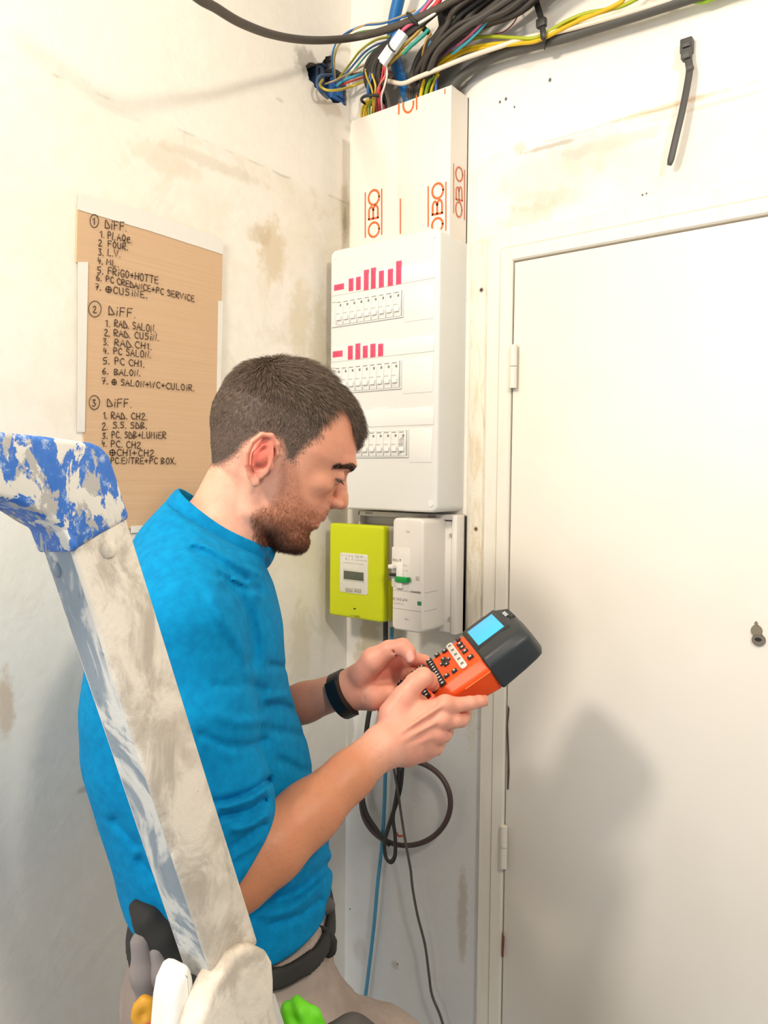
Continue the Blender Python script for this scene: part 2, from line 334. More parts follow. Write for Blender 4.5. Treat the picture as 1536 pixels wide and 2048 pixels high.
# worn paint chips on the door edge
M_CHIP = plain('5a4434', .8)
def flake(name, pts, off, mat, parent, plane=RW, th=.0006):
    V = [plane(x_, y_, off) for x_, y_ in pts]; c = np.mean(V, 0); nrm_ = np.array((0, -1., 0)) if plane is RW else np.array((1., 0, 0)); n = len(V)
    VV = [v+nrm_*th for v in V]+V; F = [tuple(range(n))]+[(i, (i+1) % n, n+(i+1) % n, n+i) for i in range(n)]
    return mesh(name, VV, F, mat, parent)
flake('paint_chip', [(1016, 1410), (1019, 1418), (1016, 1450), (1018, 1500), (1019, 1545), (1017, 1580), (1014, 1578), (1015, 1520), (1014, 1460)], .0125, M_CHIP, door)
flake('paint_chip', [(1005, 1862), (1009, 1875), (1007, 1915), (1003, 1912), (1004, 1885)], .0165, plain('7d4a3e', .8), trim)
# batten between the panel and the casing
g = G('stained_batten', .7); p = g.pos(); g.col(g.mix(g.mr(g.noise(g.sc(p, (20, 20, 4)), 2.5, 5, .7, 1), .45, .65), lin('ebe2d0'), lin('dccdb0'))); g.bump(g.noise(p, 90, 5, .7), .4, .003)
bat = struct(boxes('trim_2', [((.2990, -.004, RW(945, 1270)[2]), (CX0-.0005, 0, RW(960, 480)[2]), .001)], g.m))
for (px, py, r, c) in ((963, 580, .0035, '3a332c'), (952, 1058, .0036, '6b4630')):
    q = RW(px, py, .004); discs('screw_hole', [((q[0], q[2]), r*1.35, r*1.35, -.0039, -.0046)], plain('b9ad9c', .6), bat); discs('screw_hole', [((q[0], q[2]), r*.8, r*.8, -.0045, -.0048)], plain(c, .8), bat)
wr = bpy.data.objects['wall_right']
for (px, py, r) in ((1100, 160, .0026), (1000, 204, .002), (1012, 198, .0024), (1029, 214, .0016), (1285, 390, .0014), (1293, 387, .0013), (795, 1928, .0016), (693, 1818, .0014)):
    q = RW(px, py) if px > 696 else RW(700, py); discs('nail_hole', [((q[0], q[2]), r, r*1.3, .001, -.0006)], plain('6b645c', .8), wr)
# ---------------------------------------------------------------- pen lettering
GL = {'A': [[(0, 0), (.3, 1), (.62, 0)], [(.12, .38), (.52, .38)]], 'B': [[(.05, 0), (.05, 1), (.5, .82), (.12, .5), (.58, .25), (.03, 0)]],
 'C': [[(.6, .85), (.3, 1), (.05, .5), (.3, 0), (.62, .12)]], 'D': [[(.05, 0), (.08, 1), (.6, .25), (.55, .05), (.05, 0)]], 'E': [[(.55, 1), (.08, .95), (.05, 0), (.58, 0)], [(.05, .5), (.45, .5)]],
 'e': [[(.1, .42), (.5, .5), (.45, .75), (.2, .72), (.05, .35), (.2, 0), (.55, .05)]], 'F': [[(.05, 0), (.08, 1), (.58, 1)], [(.07, .52), (.48, .55)]], 'G': [[(.6, .85), (.3, 1), (.04, .5), (.25, 0), (.58, .1), (.58, .42), (.36, .42)]],
 'H': [[(.05, 0), (.1, 1)], [(.55, 0), (.6, 1)], [(.08, .5), (.58, .55)]], 'i': [[(.15, 0), (.17, .6)], [(.19, .88), (.2, .93)]], 'L': [[(.1, 1), (.05, 0), (.5, .03)]], 'M': [[(0, 0), (.1, 1), (.32, .4), (.58, 1), (.62, 0)]],
 'N': [[(.03, 0), (.08, .95), (.5, .05), (.58, 1)]], 'O': [[(.3, 1), (.05, .6), (.2, 0), (.5, .15), (.55, .75), (.3, 1)]], 'P': [[(.08, 0), (.1, 1), (.5, .9), (.5, .6), (.1, .5)]], 'Q': [[(.3, 1), (.05, .6), (.2, .1), (.5, .2), (.55, .75), (.3, 1)], [(.35, .3), (.62, -.2)]],
 'R': [[(.05, 0), (.08, 1), (.52, .88), (.48, .58), (.1, .5), (.58, 0)]], 'S': [[(.55, .9), (.2, 1), (.12, .7), (.5, .45), (.45, .05), (.05, .08)]], 'T': [[(.3, 0), (.32, 1)], [(0, 1), (.62, 1)]], 'U': [[(.05, 1), (.08, .15), (.35, 0), (.52, .2), (.55, 1)]],
 'V': [[(0, 1), (.25, 0), (.58, 1)]], 'W': [[(0, 1), (.15, 0), (.33, .7), (.48, 0), (.7, 1)]], 'X': [[(0, 0), (.6, 1)], [(.02, 1), (.58, 0)]], 'Z': [[(0, 1), (.55, 1), (0, 0), (.6, 0)]],
 '1': [[(.05, .75), (.25, 1), (.25, 0)]], '2': [[(.05, .8), (.3, 1), (.5, .75), (.05, 0), (.58, .02)]], '3': [[(.05, .95), (.5, .95), (.2, .55), (.52, .3), (.3, 0), (.02, .08)]], '4': [[(.15, 1), (.05, .45), (.5, .5)], [(.42, .75), (.35, 0)]],
 '5': [[(.55, 1), (.12, .98), (.1, .58), (.48, .5), (.45, .05), (.05, .05)]], '6': [[(.45, 1), (.08, .5), (.12, .03), (.45, .08), (.45, .42), (.1, .42)]], '7': [[(.03, .95), (.52, 1), (.25, 0)], [(.1, .5), (.5, .52)]],
 '.': [[(.05, .0), (.1, .05)]], '+': [[(.02, .45), (.58, .5)], [(.3, .18), (.3, .8)]], '@': [[(.35+.35*math.cos(t*.5236), .45+.45*math.sin(t*.5236)) for t in range(13)], [(.0, .45), (.7, .45)], [(.35, 0), (.35, .9)]], ' ': [],
 's': [[(.45, .6), (.15, .65), (.1, .45), (.42, .25), (.38, .02), (.05, .05)]], 'c': [[(.5, .55), (.25, .65), (.05, .35), (.2, .02), (.5, .08)]], 'h': [[(.08, 0), (.1, 1)], [(.1, .45), (.35, .62), (.48, .4), (.5, 0)]], 'n': [[(.08, 0), (.1, .62)], [(.1, .45), (.35, .62), (.48, .4), (.5, 0)]], 'd': [[(.5, 1), (.5, 0)], [(.48, .5), (.25, .62), (.05, .3), (.25, .0), (.48, .12)]], 'r': [[(.1, 0), (.1, .62)], [(.1, .4), (.3, .6), (.45, .6)]], '9': [[(.45, .6), (.15, .5), (.1, .9), (.4, .98), (.48, .6), (.3, 0)]], '0': [[(.3, 1), (.05, .6), (.2, .05), (.48, .2), (.52, .75), (.3, 1)]], '8': [[(.3, 1), (.1, .75), (.45, .4), (.3, 0), (.08, .25), (.48, .75), (.3, 1)]],
 '/': [[(0, 0), (.5, 1)]], '-': [[(0, .5), (.5, .5)]]}
ADV = {'i': .42, '.': .32, ' ': .45, '@': .95, '1': .5, 'W': .95, 'M': .85}
def adv(c): return ADV.get(c, .78)
def ribbon(strokes, to3, w, nrm_):
    """strokes: lists of 2D points; to3 maps to 3D; w width (m); flat pen stroke"""
    V, F = [], []; nrm_ = np.array(nrm_, float)
    for s in strokes:
        p = np.array([to3(*a) for a in s]); n = len(p)
        if n < 2: continue
        T = np.gradient(p, axis=0); T /= np.linalg.norm(T, axis=1)[:, None]+1e-12; B = np.cross(T, nrm_)*w/2; p[0] -= T[0]*w*.3; p[-1] += T[-1]*w*.3; b0 = len(V)
        for i in range(n): V += [p[i]+B[i], p[i]-B[i]]
        F += [(b0+2*i, b0+2*i+1, b0+2*i+3, b0+2*i+2) for i in range(n-1)]
    return V, F
def strokes_of(text, jit=0, rnd=None):
    x = 0; out = []
    for c in text:
        for st in GL.get(c, []):
            q = [(x+a+(rnd.uniform(-jit, jit) if rnd else 0), b+(rnd.uniform(-jit, jit) if rnd else 0)) for a, b in st]
            out.append([tuple(t) for t in smoothpts(q, 3)] if len(q) > 2 and c in 'BCDeGOQS2356RPU@' else q)
        x += adv(c)
    return out, x
def write_line(acc, text, to3, p0, p1, hgt, w, nrm_, jit=.05, rnd=None):
    """text from 2D p0 to p1 (plane coordinates), letters hgt tall"""
    st, tot = strokes_of(text, jit, rnd); d = np.array(p1, float)-np.array(p0, float); v_, f_ = ribbon([[(a/tot, b) for a, b in s] for s in st], lambda a, b: to3(p0[0]+d[0]*a, p0[1]+d[1]*a+hgt*b), w, nrm_)
    b0 = len(acc[0]); acc[0].extend(v_); acc[1].extend([tuple(i+b0 for i in f) for f in f_])
# ================================================================ cardboard sheet
cb = LW(300, 740, 0); cbo = np.array((0, cb[1], cb[2]))
board = empty('cardboard_sheet', cbo, 'brown cardboard sheet with handwritten circuit list taped to the wall', 'cardboard')
g = G('cardboard', .85); p = g.pos(); n1 = g.noise(g.sc(p, (1, 3, 260)), 1, 2); n2 = g.noise(p, 5, 3)
g.col(g.mix(g.ma('MULTIPLY', n1, .5), g.mix(n2, lin('d6b593'), lin('cfab86')), lin('b8946e'))); g.bump(n1, .25, .001)
def panel(name, pts, off, mat, parent, o0, th=.003):
    bm = bmesh.new(); f = bm.faces.new([bm.verts.new(tuple(LW(x_, y_, off)-o0-np.array((th, 0, 0)))) for x_, y_ in pts]); r = bmesh.ops.extrude_face_region(bm, geom=[f])
    for v in r['geom']:
        if isinstance(v, bmesh.types.BMVert): v.co.x += th
    bmesh.ops.recalc_face_normals(bm, faces=bm.faces); me = bpy.data.meshes.new(name); bm.to_mesh(me); bm.free(); return link(name, me, mat, parent)
panel('sheet', [(155, 415), (445, 505), (443.5, 602), (438, 602), (436, 800), (433, 1046), (272, 1056), (166, 1064), (168, 860), (171, 700), (175, 526), (153, 524)], .004, g.m, board, cbo)
M_TAPE = plain('e4e0d6', .5, 'paper_tape')
for pts in ([(157, 384), (300, 425), (447, 479), (446.5, 509), (300, 462), (155.5, 419)], [(156, 524), (176.5, 524), (173, 700), (169.5, 864), (155, 864), (156, 700)], [(437, 602), (446, 602), (443, 720), (440, 830), (433, 830), (435, 720)], [(262, 1052), (435, 1043), (435, 1056), (262, 1066)]):
    panel('tape_strip', pts, .0048, M_TAPE, board, cbo, .0006)
acc = ([], []); rnd = random.Random(11); nx = (1., 0, 0)
def lw3(x_, y_): return LW(x_, y_, .0055)-cbo
def wl(t, x0, y0, x1, y1, h): write_line(acc, t, lw3, (x0, y0), (x1, y1), -h, .0016, nx, .035, rnd)
for t in [('DiFF.', 210, 456, 256, 463, 17), ('1.', 200, 474, 211, 476, 13), ('PLAQe.', 215, 477, 267, 487, 14), ('2', 197, 491, 206, 493, 12), ('FOUR.', 216, 493, 258, 501, 12), ('3.', 197, 510, 209, 512, 13), ('L.V.', 215, 511, 243, 515, 13),
  ('4.', 196, 527, 207, 529, 12), ('ML.', 213, 529, 240, 535, 12), ('5.', 195, 546, 208, 548, 13), ('FRiGO+HOTTE', 216, 548, 319, 568, 14), ('6.', 193, 560, 205, 562, 12), ('PC CREDANCE+PC SERViCE', 212, 563, 391, 604, 12), ('7.', 191, 579, 204, 581, 12), ('@CUSiNE.', 212, 584, 297, 597, 13),
  ('DiFF.', 217, 629, 274, 636, 17), ('1.', 211, 653, 223, 654, 14), ('RAD. SALON.', 229, 653, 314, 665, 14), ('2.', 209, 671, 222, 673, 13), ('RAD. CUSiN.', 228, 672, 320, 682, 13), ('3.', 207, 690, 219, 691, 13), ('RAD.CH1.', 229, 691, 306, 700, 13), ('4.', 207, 707, 219, 708, 12), ('PC SALON.', 227, 708, 304, 716, 13),
  ('5.', 206, 728, 222, 728, 13), ('PC CH1.', 229, 728, 291, 735, 13), ('6.', 205, 748, 219, 748, 12), ('BALON.', 229, 750, 283, 752, 12), ('7.', 204, 768, 218, 768, 13), ('@ SALON+WC+CULOiR.', 224, 769, 391, 782, 12),
  ('DiFF.', 214, 813, 266, 815, 16), ('1.', 207, 838, 216, 837, 14), ('RAD. CH2.', 222, 837, 297, 840, 13), ('2.', 204, 860, 218, 859, 15), ('S.S. SDB.', 226, 856, 296, 857, 12), ('3.', 205, 877, 217, 877, 11), ('PC. SDB+LUMiER', 223, 876, 334, 877, 13), ('4.', 204, 893, 214, 893, 12), ('PC. CH2', 222, 894, 284, 897, 13), ('@CH1+CH2', 220, 911, 311, 913, 13), ('PC.ENTRE+PC BOX.', 221, 927, 354, 928, 12)]: wl(*t)
for cx, cy, rx, ry, dg in ((189, 442, 8.5, 13, '1'), (190, 618, 12.5, 16, '2'), (189, 805, 10.5, 14, '3')):
    v_, f_ = ribbon([[(cx+rx*math.cos(t*.35+1), cy+ry*math.sin(t*.35+1)) for t in range(19)]], lw3, .0013, nx); b0 = len(acc[0]); acc[0].extend(v_); acc[1].extend([tuple(i+b0 for i in f) for f in f_])
    wl(dg, cx-4, cy+7, cx+5, cy+7, 13)
mesh('handwriting', acc[0], acc[1], plain('4a3322', .6), board)

# ================================================================ trunking above the cabinet
def inked(name, items, mat, parent, o0, plane, off, nr):
    """items: ('l', x, y0, y1, w) or ('e', cx, cy, rx, ry, w, a0, a1) or ('B', x0, x1, y0, y1, w) in pixels of the measured face"""
    A = ([], [])
    to = lambda x_, y_: plane(x_, y_, off)-o0
    for it in items:
        if it[0] == 'l': st = [[(it[1], it[2]), (it[1]+it[5], it[3])]]; w_ = it[4]
        elif it[0] == 'e': st = [[(it[1]+it[3]*math.cos(math.radians(a)), it[2]+it[4]*math.sin(math.radians(a))+it[8]*math.cos(math.radians(a))*it[3]) for a in np.linspace(it[6], it[7], 28)]]; w_ = it[5]
        else:
            x0, x1, y0, y1, w_, sk = it[1:]; ym = (y0+y1)/2; q = lambda a, b: (a, b+sk*(a-x0))
            xm = x0+(x1-x0)*.48; r = (y1-y0)*.30
            st = [[q(x0-1, y1), q(x1+1, y1)], [q(xm, y1), q(xm, y0+r)], [q(x0, y1)]+[tuple(a) for a in smoothpts([q(x0, y0+r), q(x0+(xm-x0)*.2, y0+r*.3), q((x0+xm)/2, y0), q(xm-(xm-x0)*.2, y0+r*.3), q(xm, y0+r)], 5)], [q(x1, y1)]+[tuple(a) for a in smoothpts([q(x1, y0+r*.8), q(x1-(x1-xm)*.2, y0+r*.1), q((x1+xm)/2, y0-r*.2), q(xm+(x1-xm)*.2, y0+r*.1), q(xm, y0+r)], 5)]]
        v_, f_ = ribbon(st, to, w_*.00095, nr); b0 = len(A[0]); A[0].extend(v_); A[1].extend([tuple(i+b0 for i in f) for f in f_])
    return mesh(name, A[0], A[1], mat, parent)
M_PVC = plain('e4dcd0', .38, 'white_pvc', .02); M_OR = plain('d8652a', .5)
TD = .060; TZ0 = 2.005; TZ1 = 2.275
def trunking(x0, x1, label):
    o0 = np.array(((x0+x1)/2, 0, TZ0)); t = empty('cable_trunking', o0, label, 'trunking', 'white cable trunking above the cabinet')
    a, b = x0-o0[0], x1-o0[0]; h = TZ1-TZ0
    boxes('channel', [((a, -.003, 0), (b, 0, h)), ((a, -TD+.004, 0), (a+.002, 0, h)), ((b-.002, -TD+.004, 0), (b, 0, h))], M_PVC, t)
    boxes('cover', [((a, -TD, 0), (b, -TD+.0025, h), .001), ((b-.0022, -TD+.0002, 0), (b+.0004, -TD+.016, h)), ((a-.0004, -TD+.0002, 0), (a+.0022, -TD+.016, h))], M_PVC, t)
    return t, o0
t1, o1 = trunking(.055, .1695, 'left white cable trunking with one orange printed logo, above the cabinet')
t2, o2 = trunking(.1705, .287, 'right white cable trunking with several orange printed logos, above the cabinet')
z4 = lambda x_, y_: (640+x_/4.097, 180+y_/4.097)
def L4(x_, y0, y1, w_=3.0, dx=0): a = z4(x_, y0); b = z4(x_, y1); return ('l', a[0], a[1], b[1], w_, dx)
def E4(x0, x1, y0, y1, w_=4.4, a0=0, a1=360, sk=-.2): a = z4(x0, y0); b = z4(x1, y1); return ('e', (a[0]+b[0])/2, (a[1]+b[1])/2, (b[0]-a[0])/2-.8, (b[1]-a[1])/2-1.2, w_, a0, a1, sk)
def B4(x0, x1, y0, y1, w_=4.2, sk=-.2): a = z4(x0, y0); b = z4(x1, y1); return ('B', a[0]+.6, b[0]-.6, a[1]+2.5, b[1]+.5, w_, sk)
nf = (0, -1., 0)
inked('printed_logo', [L4(370, 842, 1208), L4(505, 812, 1184), E4(394, 487, 1080, 1208), B4(398, 476, 952, 1058), E4(394, 487, 815, 945)], M_OR, t1, o1, RW, TD+.0006, nf)
for its in ([L4(886, 792, 1118), L4(1031, 755, 1150), E4(916, 1012, 760, 892), B4(920, 1002, 908, 1020), E4(914, 1008, 1045, 1165)], [L4(658, 892, 1175, 2.6)], [L4(645, 112, 196, 3.6), L4(791, 48, 158, 3.4), E4(678, 768, 40, 188, 4.2, -12, 192)], [L4(1023, -8, 30, 2.4)]): inked('printed_logo', its, M_OR, t2, o2, RW, TD+.0006, nf)
def SIDE(x_, y_, off=0.): v = dirv(x_, y_); return C_+v*((.287+off-C_[0])/v[0])
inked('printed_logo', [L4(1097, 606, 1008, 2.4), L4(1187, 656, 1062, 2.4), E4(1112, 1174, 628, 752, 3, 0, 360, .25), B4(1116, 1168, 782, 893, 2.8, .25), E4(1112, 1168, 912, 1046, 3, 0, 360, .25)], M_OR, t2, o2, SIDE, .0009, (1., 0, 0))

# ================================================================ consumer unit
M_CAB = plain('dcdbd6', .35, 'cabinet_white', .015); M_CAB2 = plain('e4e3de', .3, 'cover_white', .01); M_PINK = plain('ea4a6c', .5, 'pink_label'); M_INK = plain('5b4a4c', .6); M_GREY = plain('7d7c78', .5); M_MOD = plain('dfded9', .35); M_LINE = plain('b9b7ae', .6)
CD = .09; X0, X1, Z0, Z1 = .0275, .2875, 1.512, 2.020
cab = empty('electrical_cabinet', (X0, 0, Z0), 'white three-row electrical cabinet with pink labels, mounted beside the door', 'electrical cabinet'); co_ = np.array((X0, 0, Z0))
def FX(px, py, off=CD): q = RW(px, py, off)-co_; return q[0], q[2]
W_, H_ = X1-X0, Z1-Z0
prism('housing', rrect(0, 0, W_, H_, .013), 1, 0, -CD, M_CAB, cab, .005, 4)
rows = [((874, 520), (874, 555), (806, 581), (806, 632), 806, 664), ((871, 669), (870, 702), (802, 722), (802, 775), 802, 668), ((869, 813), (868, 849), (816, 861), (816, 912), 816, 668)]
XL = .0055; rnd = random.Random(5); yF = -CD
for ri, (st, sb, wt, wb, xr, xl) in enumerate(rows):
    zst, zsb = FX(*st)[1], FX(*sb)[1]; zwt, zwb = FX(*wt)[1], FX(*wb)[1]; xw = FX(xr, (wt[1]+wb[1])/2)[0]
    boxes('label_holder', [((XL, yF-.0012, zsb), (W_-.009, yF+.001, zst), .0006)], M_CAB2, cab)
    boxes('cover_panel', [((xw+.004, yF-.0010, zwb-.012), (W_-.012, yF+.001, zwt+.004), .0006)], M_CAB2, cab)
    boxes('window_frame', [((XL, yF-.003, zwb-.0025), (xw+.002, yF+.001, zwb), .0006), ((xw, yF-.003, zwb), (xw+.002, yF+.001, zwt+.002), .0006), ((XL, yF-.0018, zwt), (xw, yF+.001, zwt+.0018), .0005)], M_CAB2, cab)
    boxes('tab', [((W_*.42, yF-.0009, zst-.001), (W_*.56, yF+.001, zst+.0045), .001)], M_CAB2, cab)
    h = zwt-zwb; mw = .0172
    for k in range(9):
        xa = xw-.0015-(k+1)*.0176
        if xa < XL-.002: wk = mw-(XL-xa); xa = XL
        else: wk = mw
        if wk < .003: continue
        m = boxes('circuit_breaker', [((xa, yF-.0045, zwb), (xa+wk, yF+.002, zwt-.0005), .0008), ((xa, yF-.0052, zwb+h*.30), (xa+wk, yF-.004, zwb+h*.62), .0006)], M_MOD, cab)
        if wk == mw:
            boxes('toggle', [((xa+.003, yF-.0085, zwb+h*.18), (xa+.0142, yF-.004, zwb+h*.36), .001)], M_CAB2, m)
            boxes('marking', [((xa+.0093, yF-.0047, zwt-h*.24), (xa+.0135, yF-.0043, zwt-h*.14)), ((xa+.002, yF-.0047, zwt-h*.075), (xa+.0125, yF-.0044, zwt-h*.045))], M_GREY, m)
            boxes('marking', [((xa+.001, yF-.0054, zwb+h*.46), (xa+.011, yF-.0051, zwb+h*.475)), ((xa+.0003, yF-.0047, zwb+.001), (xa+.0011, yF-.0043, zwb+h*.13))], M_GREY, m)
    if ri == 2:
        A = ([], [])
        for k in range(9): v_, f_ = ribbon([[(xw-.0165, zwb+.004+k*.0032), (xw-.005, zwb+.012+k*.0032)]], lambda a, b: np.array((a, yF-.0056, b)), .0007, nf); b0 = len(A[0]); A[0].extend(v_); A[1].extend([tuple(i+b0 for i in f) for f in f_])
        mesh('hatching', A[0], A[1], M_GREY, cab)
def pink(x0, x1, y0, y1, word, horiz=False):
    a = FX(x0, (y0+y1)/2); b = FX(x1, (y0+y1)/2); t_ = FX((x0+x1)/2, y0)[1]; bt = FX((x0+x1)/2, y1)[1]
    l = boxes('sticker', [((a[0], yF-.0019, bt), (b[0], yF-.0010, t_), .0001)], M_PINK, cab); A = ([], []); w_, h_ = b[0]-a[0], t_-bt
    if horiz: write_line(A, word, lambda x_, y_: np.array((x_, yF-.0021, y_)), (a[0]+w_*.22, bt+h_*.3), (b[0]-w_*.18, bt+h_*.3), h_*.42, .0005, nf)
    else:
        st, tot = strokes_of(word); v_, f_ = ribbon(st, lambda u_, v__: np.array((a[0]+w_*.75-v__*w_*.45, yF-.0021, bt+h_*.1+u_/tot*h_*.8)), .0005, nf); A[0].extend(v_); A[1].extend(f_)
    mesh('lettering', A[0], A[1], M_INK, l)
z5 = lambda x_, y_: (640+x_/4.518, 660+y_/4.518)
q0 = z4(120, 1592); q1 = z4(200, 1640); pink(q0[0], q1[0], q0[1], q1[1], 'DiFF', True)
for (xa, xb, ya, yb), wd in zip(((240, 277, 1545, 1648), (300, 337, 1532, 1640), (364, 402, 1475, 1640), (422, 460, 1458, 1628), (487, 527, 1483, 1618), (560, 602, 1468, 1605), (628, 670, 1402, 1592)), ('PLAQ', 'FOUR', 'L.V. - ML', 'FRiGO-HOT', 'PC CRED', 'PC SERV', 'CUSiNE PC')): a = z4(xa, ya); b = z4(xb, yb); pink(a[0], b[0], a[1], b[1], wd)
q0 = z5(120, 190); q1 = z5(208, 245); pink(q0[0], q1[0], q0[1], q1[1], 'DiFF', True)
for (xa, xb, ya, yb), wd in zip(((257, 300, 143, 268), (325, 368, 123, 265), (392, 435, 143, 252), (460, 505, 125, 247), (530, 575, 125, 238)), ('SALON', 'CUSiN', 'CH1', 'PC S', 'PC CH1')): a = z5(xa, ya); b = z5(xb, yb); pink(a[0], b[0], a[1], b[1], wd)
discs('screw_cap', [((W_-.012, H_-.014), .005, .005, -CD, -CD-.0012)], M_CAB2, cab); discs('screw_cap', [((.012, H_-.014), .005, .005, -CD, -CD-.0012)], M_CAB2, cab); discs('screw_cap', [((W_-.013, .016), .0055, .0055, -CD, -CD-.0015)], M_CAB2, cab)

# ================================================================ control panel: base plate, meter, main breaker
BD = .036; BX0 = .058; BX1 = .2965; zt = RW(905, 1030, BD)[2]; zb = RW(905, 1270, BD)[2]; M_BASE = plain('e3ddd4', .4, 'base_white', .02)
base = empty('mounting_panel', (BX0, 0, zb), 'white plastic mounting panel under the electrical cabinet, behind meter and main breaker', 'panel'); bo = np.array((BX0, 0, zb)); bw, bh = BX1-BX0, zt-zb
boxes('plate', [((0, -.014, 0), (bw, 0, bh), .003), ((bw-.012, -BD, 0), (bw, 0, bh), .003), ((0, -BD, bh-.010), (bw-.012, -.01, bh), .002), ((.0, -BD, 0), (.006, -.01, bh), .002), ((bw-.040, -BD+.004, .002), (bw-.013, -.012, bh-.012), .002)], M_BASE, base)
boxes('clip', [((bw-.016, -BD-.001, bh*.82), (bw-.011, -BD+.012, bh*.845)), ((bw-.016, -BD-.001, bh*.12), (bw-.011, -BD+.012, bh*.145)), ((.02, -BD-.0006, bh-.006), (.038, -BD+.002, bh-.002)), ((bw-.065, -BD-.0006, bh-.006), (bw-.047, -BD+.002, bh-.002))], plain('aaa49c', .6), base)
# meter
MD = .088; a = RW(658, 1140, MD); b = RW(766, 1140, MD); mt = RW(712, 1049, MD)[2]; mb = RW(712, 1238, MD)[2]
met = empty('electricity_meter', (a[0], -BD, mb), 'lime green electricity meter with small grey display', 'electricity meter'); mo = np.array((a[0], 0, mb)); mw, mh = b[0]-a[0], mt-mb; met.location = (a[0], 0, mb)
M_LIME = plain('c3cc0c', .35, 'lime_plastic', .02)
prism('cover', rrect(0, 0, mw, mh, .006), 1, -MD+.017, -MD, M_LIME, met, .005, 4)
boxes('back_housing', [((.008, -MD+.018, mh*.42), (mw-.0005, -.012, mh-.003), .002)], plain('cbc4b8', .45), met)
boxes('terminal_cover', [((.001, -MD+.014, .001), (mw, -.012, mh*.43), .002)], M_LIME, met)
def MX(px, py): q = RW(px, py, MD)-mo; return q[0], q[2]
z6 = lambda x_, y_: (640+x_/4.8, 1000+y_/4.8)
x0, zt_ = MX(*z6(195, 502)); x1, zb_ = MX(*z6(460, 915)); fp = prism('display_panel', rrect(x0, zb_, x1, zt_, .005), 1, -MD+.001, -MD-.0012, plain('d9d6cc', .4), met, .0006, 2)
def mbox(name, xa, ya, xb, yb, d0, d1, mat, par=fp, bev=.0004): p0 = MX(*z6(xa, ya)); p1 = MX(*z6(xb, yb)); return boxes(name, [((p0[0], -MD-d1, p1[1]), (p1[0], -MD-d0, p0[1]), bev)], mat, par)
mbox('display_bezel', 226, 655, 430, 795, .001, .0016, plain('c8c5ba', .4)); mbox('display', 234, 676, 423, 778, .0014, .002, plain('55594b', .2))
mbox('button', 251, 838, 316, 882, .001, .0028, plain('a9a498', .4)); mbox('button', 335, 846, 398, 888, .001, .0028, plain('a9a498', .4))
A = ([], []); t3 = lambda x_, y_: np.array((x_, -MD-.0015, y_))
for word, xa, ya, xb, hh, w_ in (('CE', 345, 552, 385, 22, .0006), ('60', 392, 552, 415, 18, .0004), ('01-35', 205, 533, 330, 9, .0003), ('B L 3', 250, 572, 325, 20, .0004), ('A+B+C+D+E', 335, 578, 455, 7, .0003), ('LiNE+DATA+VALUE', 215, 600, 420, 6, .0003)):
    p0 = MX(*z6(xa, ya)); p1 = MX(*z6(xb, ya+(xb-xa)*.06)); hz = MX(*z6(xa, ya-hh))[1]-p0[1]; write_line(A, word, t3, p0, (p1[0], p0[1]), hz, w_, nf)
mesh('printing', A[0], A[1], M_GREY, fp)
mbox('marking', 322, 1036, 344, 1052, -.001, .0004, plain('2a2a20', .5), met); A = ([], []); p0 = MX(*z6(285, 1112)); p1 = MX(*z6(385, 1112)); write_line(A, '-//-eneDiS', lambda x_, y_: np.array((x_, -MD-.0003, y_)), p0, (p1[0], p0[1]), .0035, .0005, nf); mesh('printing', A[0], A[1], plain('3a3c1c', .5), met)
# main breaker
KD = .104; a = RW(784.5, 1140, KD); b = RW(846, 1140, KD); kt = RW(815, 1037, KD)[2]; kb = RW(815, 1263, KD)[2]
brk = empty('main_breaker', (a[0], 0, kb), 'tall white main circuit breaker with a green tab', 'circuit breaker'); ko = np.array((a[0], 0, kb)); kw, kh = b[0]-a[0], kt-kb
M_BRK = plain('ddd7cf', .4, 'breaker_white', .015)
prism('body', rrect(0, 0, kw, kh, .009), 1, -.030, -KD, M_BRK, brk, .004, 4)
def KX(px, py): q = RW(px, py, KD)-ko; return q[0], q[2]
def kbox(name, xa, ya, xb, yb, d0, d1, mat, par=brk, bev=.0004): p0 = KX(*z6(xa, ya)); p1 = KX(*z6(xb, yb)); return boxes(name, [((p0[0], -KD-d1, p1[1]), (p1[0], -KD-d0, p0[1]), bev)], mat, par)
kbox('front_plate', 692, 450, 860, 850, -.001, .0006, plain('e0dad2', .4))
kbox('toggle_frame', 742, 600, 800, 850, -.001, .004, plain('e9e5de', .4), bev=.001)
tg = kbox('toggle', 700, 612, 745, 655, -.001, .016, plain('e6e2da', .4), bev=.0015); kbox('toggle_base', 690, 698, 740, 730, -.001, .009, plain('24211e', .5), bev=.001)
gt = kbox('green_tab', 740, 728, 858, 795, .002, .008, plain('07943c', .35), bev=.0015); kbox('tab_tip', 856, 738, 880, 785, .003, .006, plain('067e33', .35), gt, bev=.001)
kbox('label_square', 936, 972, 972, 1015, -.0005, .0005, plain('2e7d4a', .4)); kbox('test_button', 922, 730, 952, 772, -.0005, .0012, plain('b9b2a8', .5))
A = ([], []); t3 = lambda x_, y_: np.array((x_, -KD-.0009, y_))
for word, xa, ya, xb, hh, w_ in (('Resi9', 703, 585, 785, 26, .0009), ('Schneider', 870, 885, 975, 20, .0008), ('12 345 678', 700, 955, 845, 22, .0007), ('500 mA', 805, 630, 850, 8, .0003), ('A+B', 805, 680, 850, 8, .0003), ('75X25X2', 700, 990, 805, 8, .0003), ('30A-60A', 750, 860, 850, 9, .0003)):
    p0 = KX(*z6(xa, ya)); p1 = KX(*z6(xb, ya)); hz = KX(*z6(xa, ya-hh))[1]-p0[1]; write_line(A, word, t3, p0, (p1[0], p0[1]), hz, w_, nf)
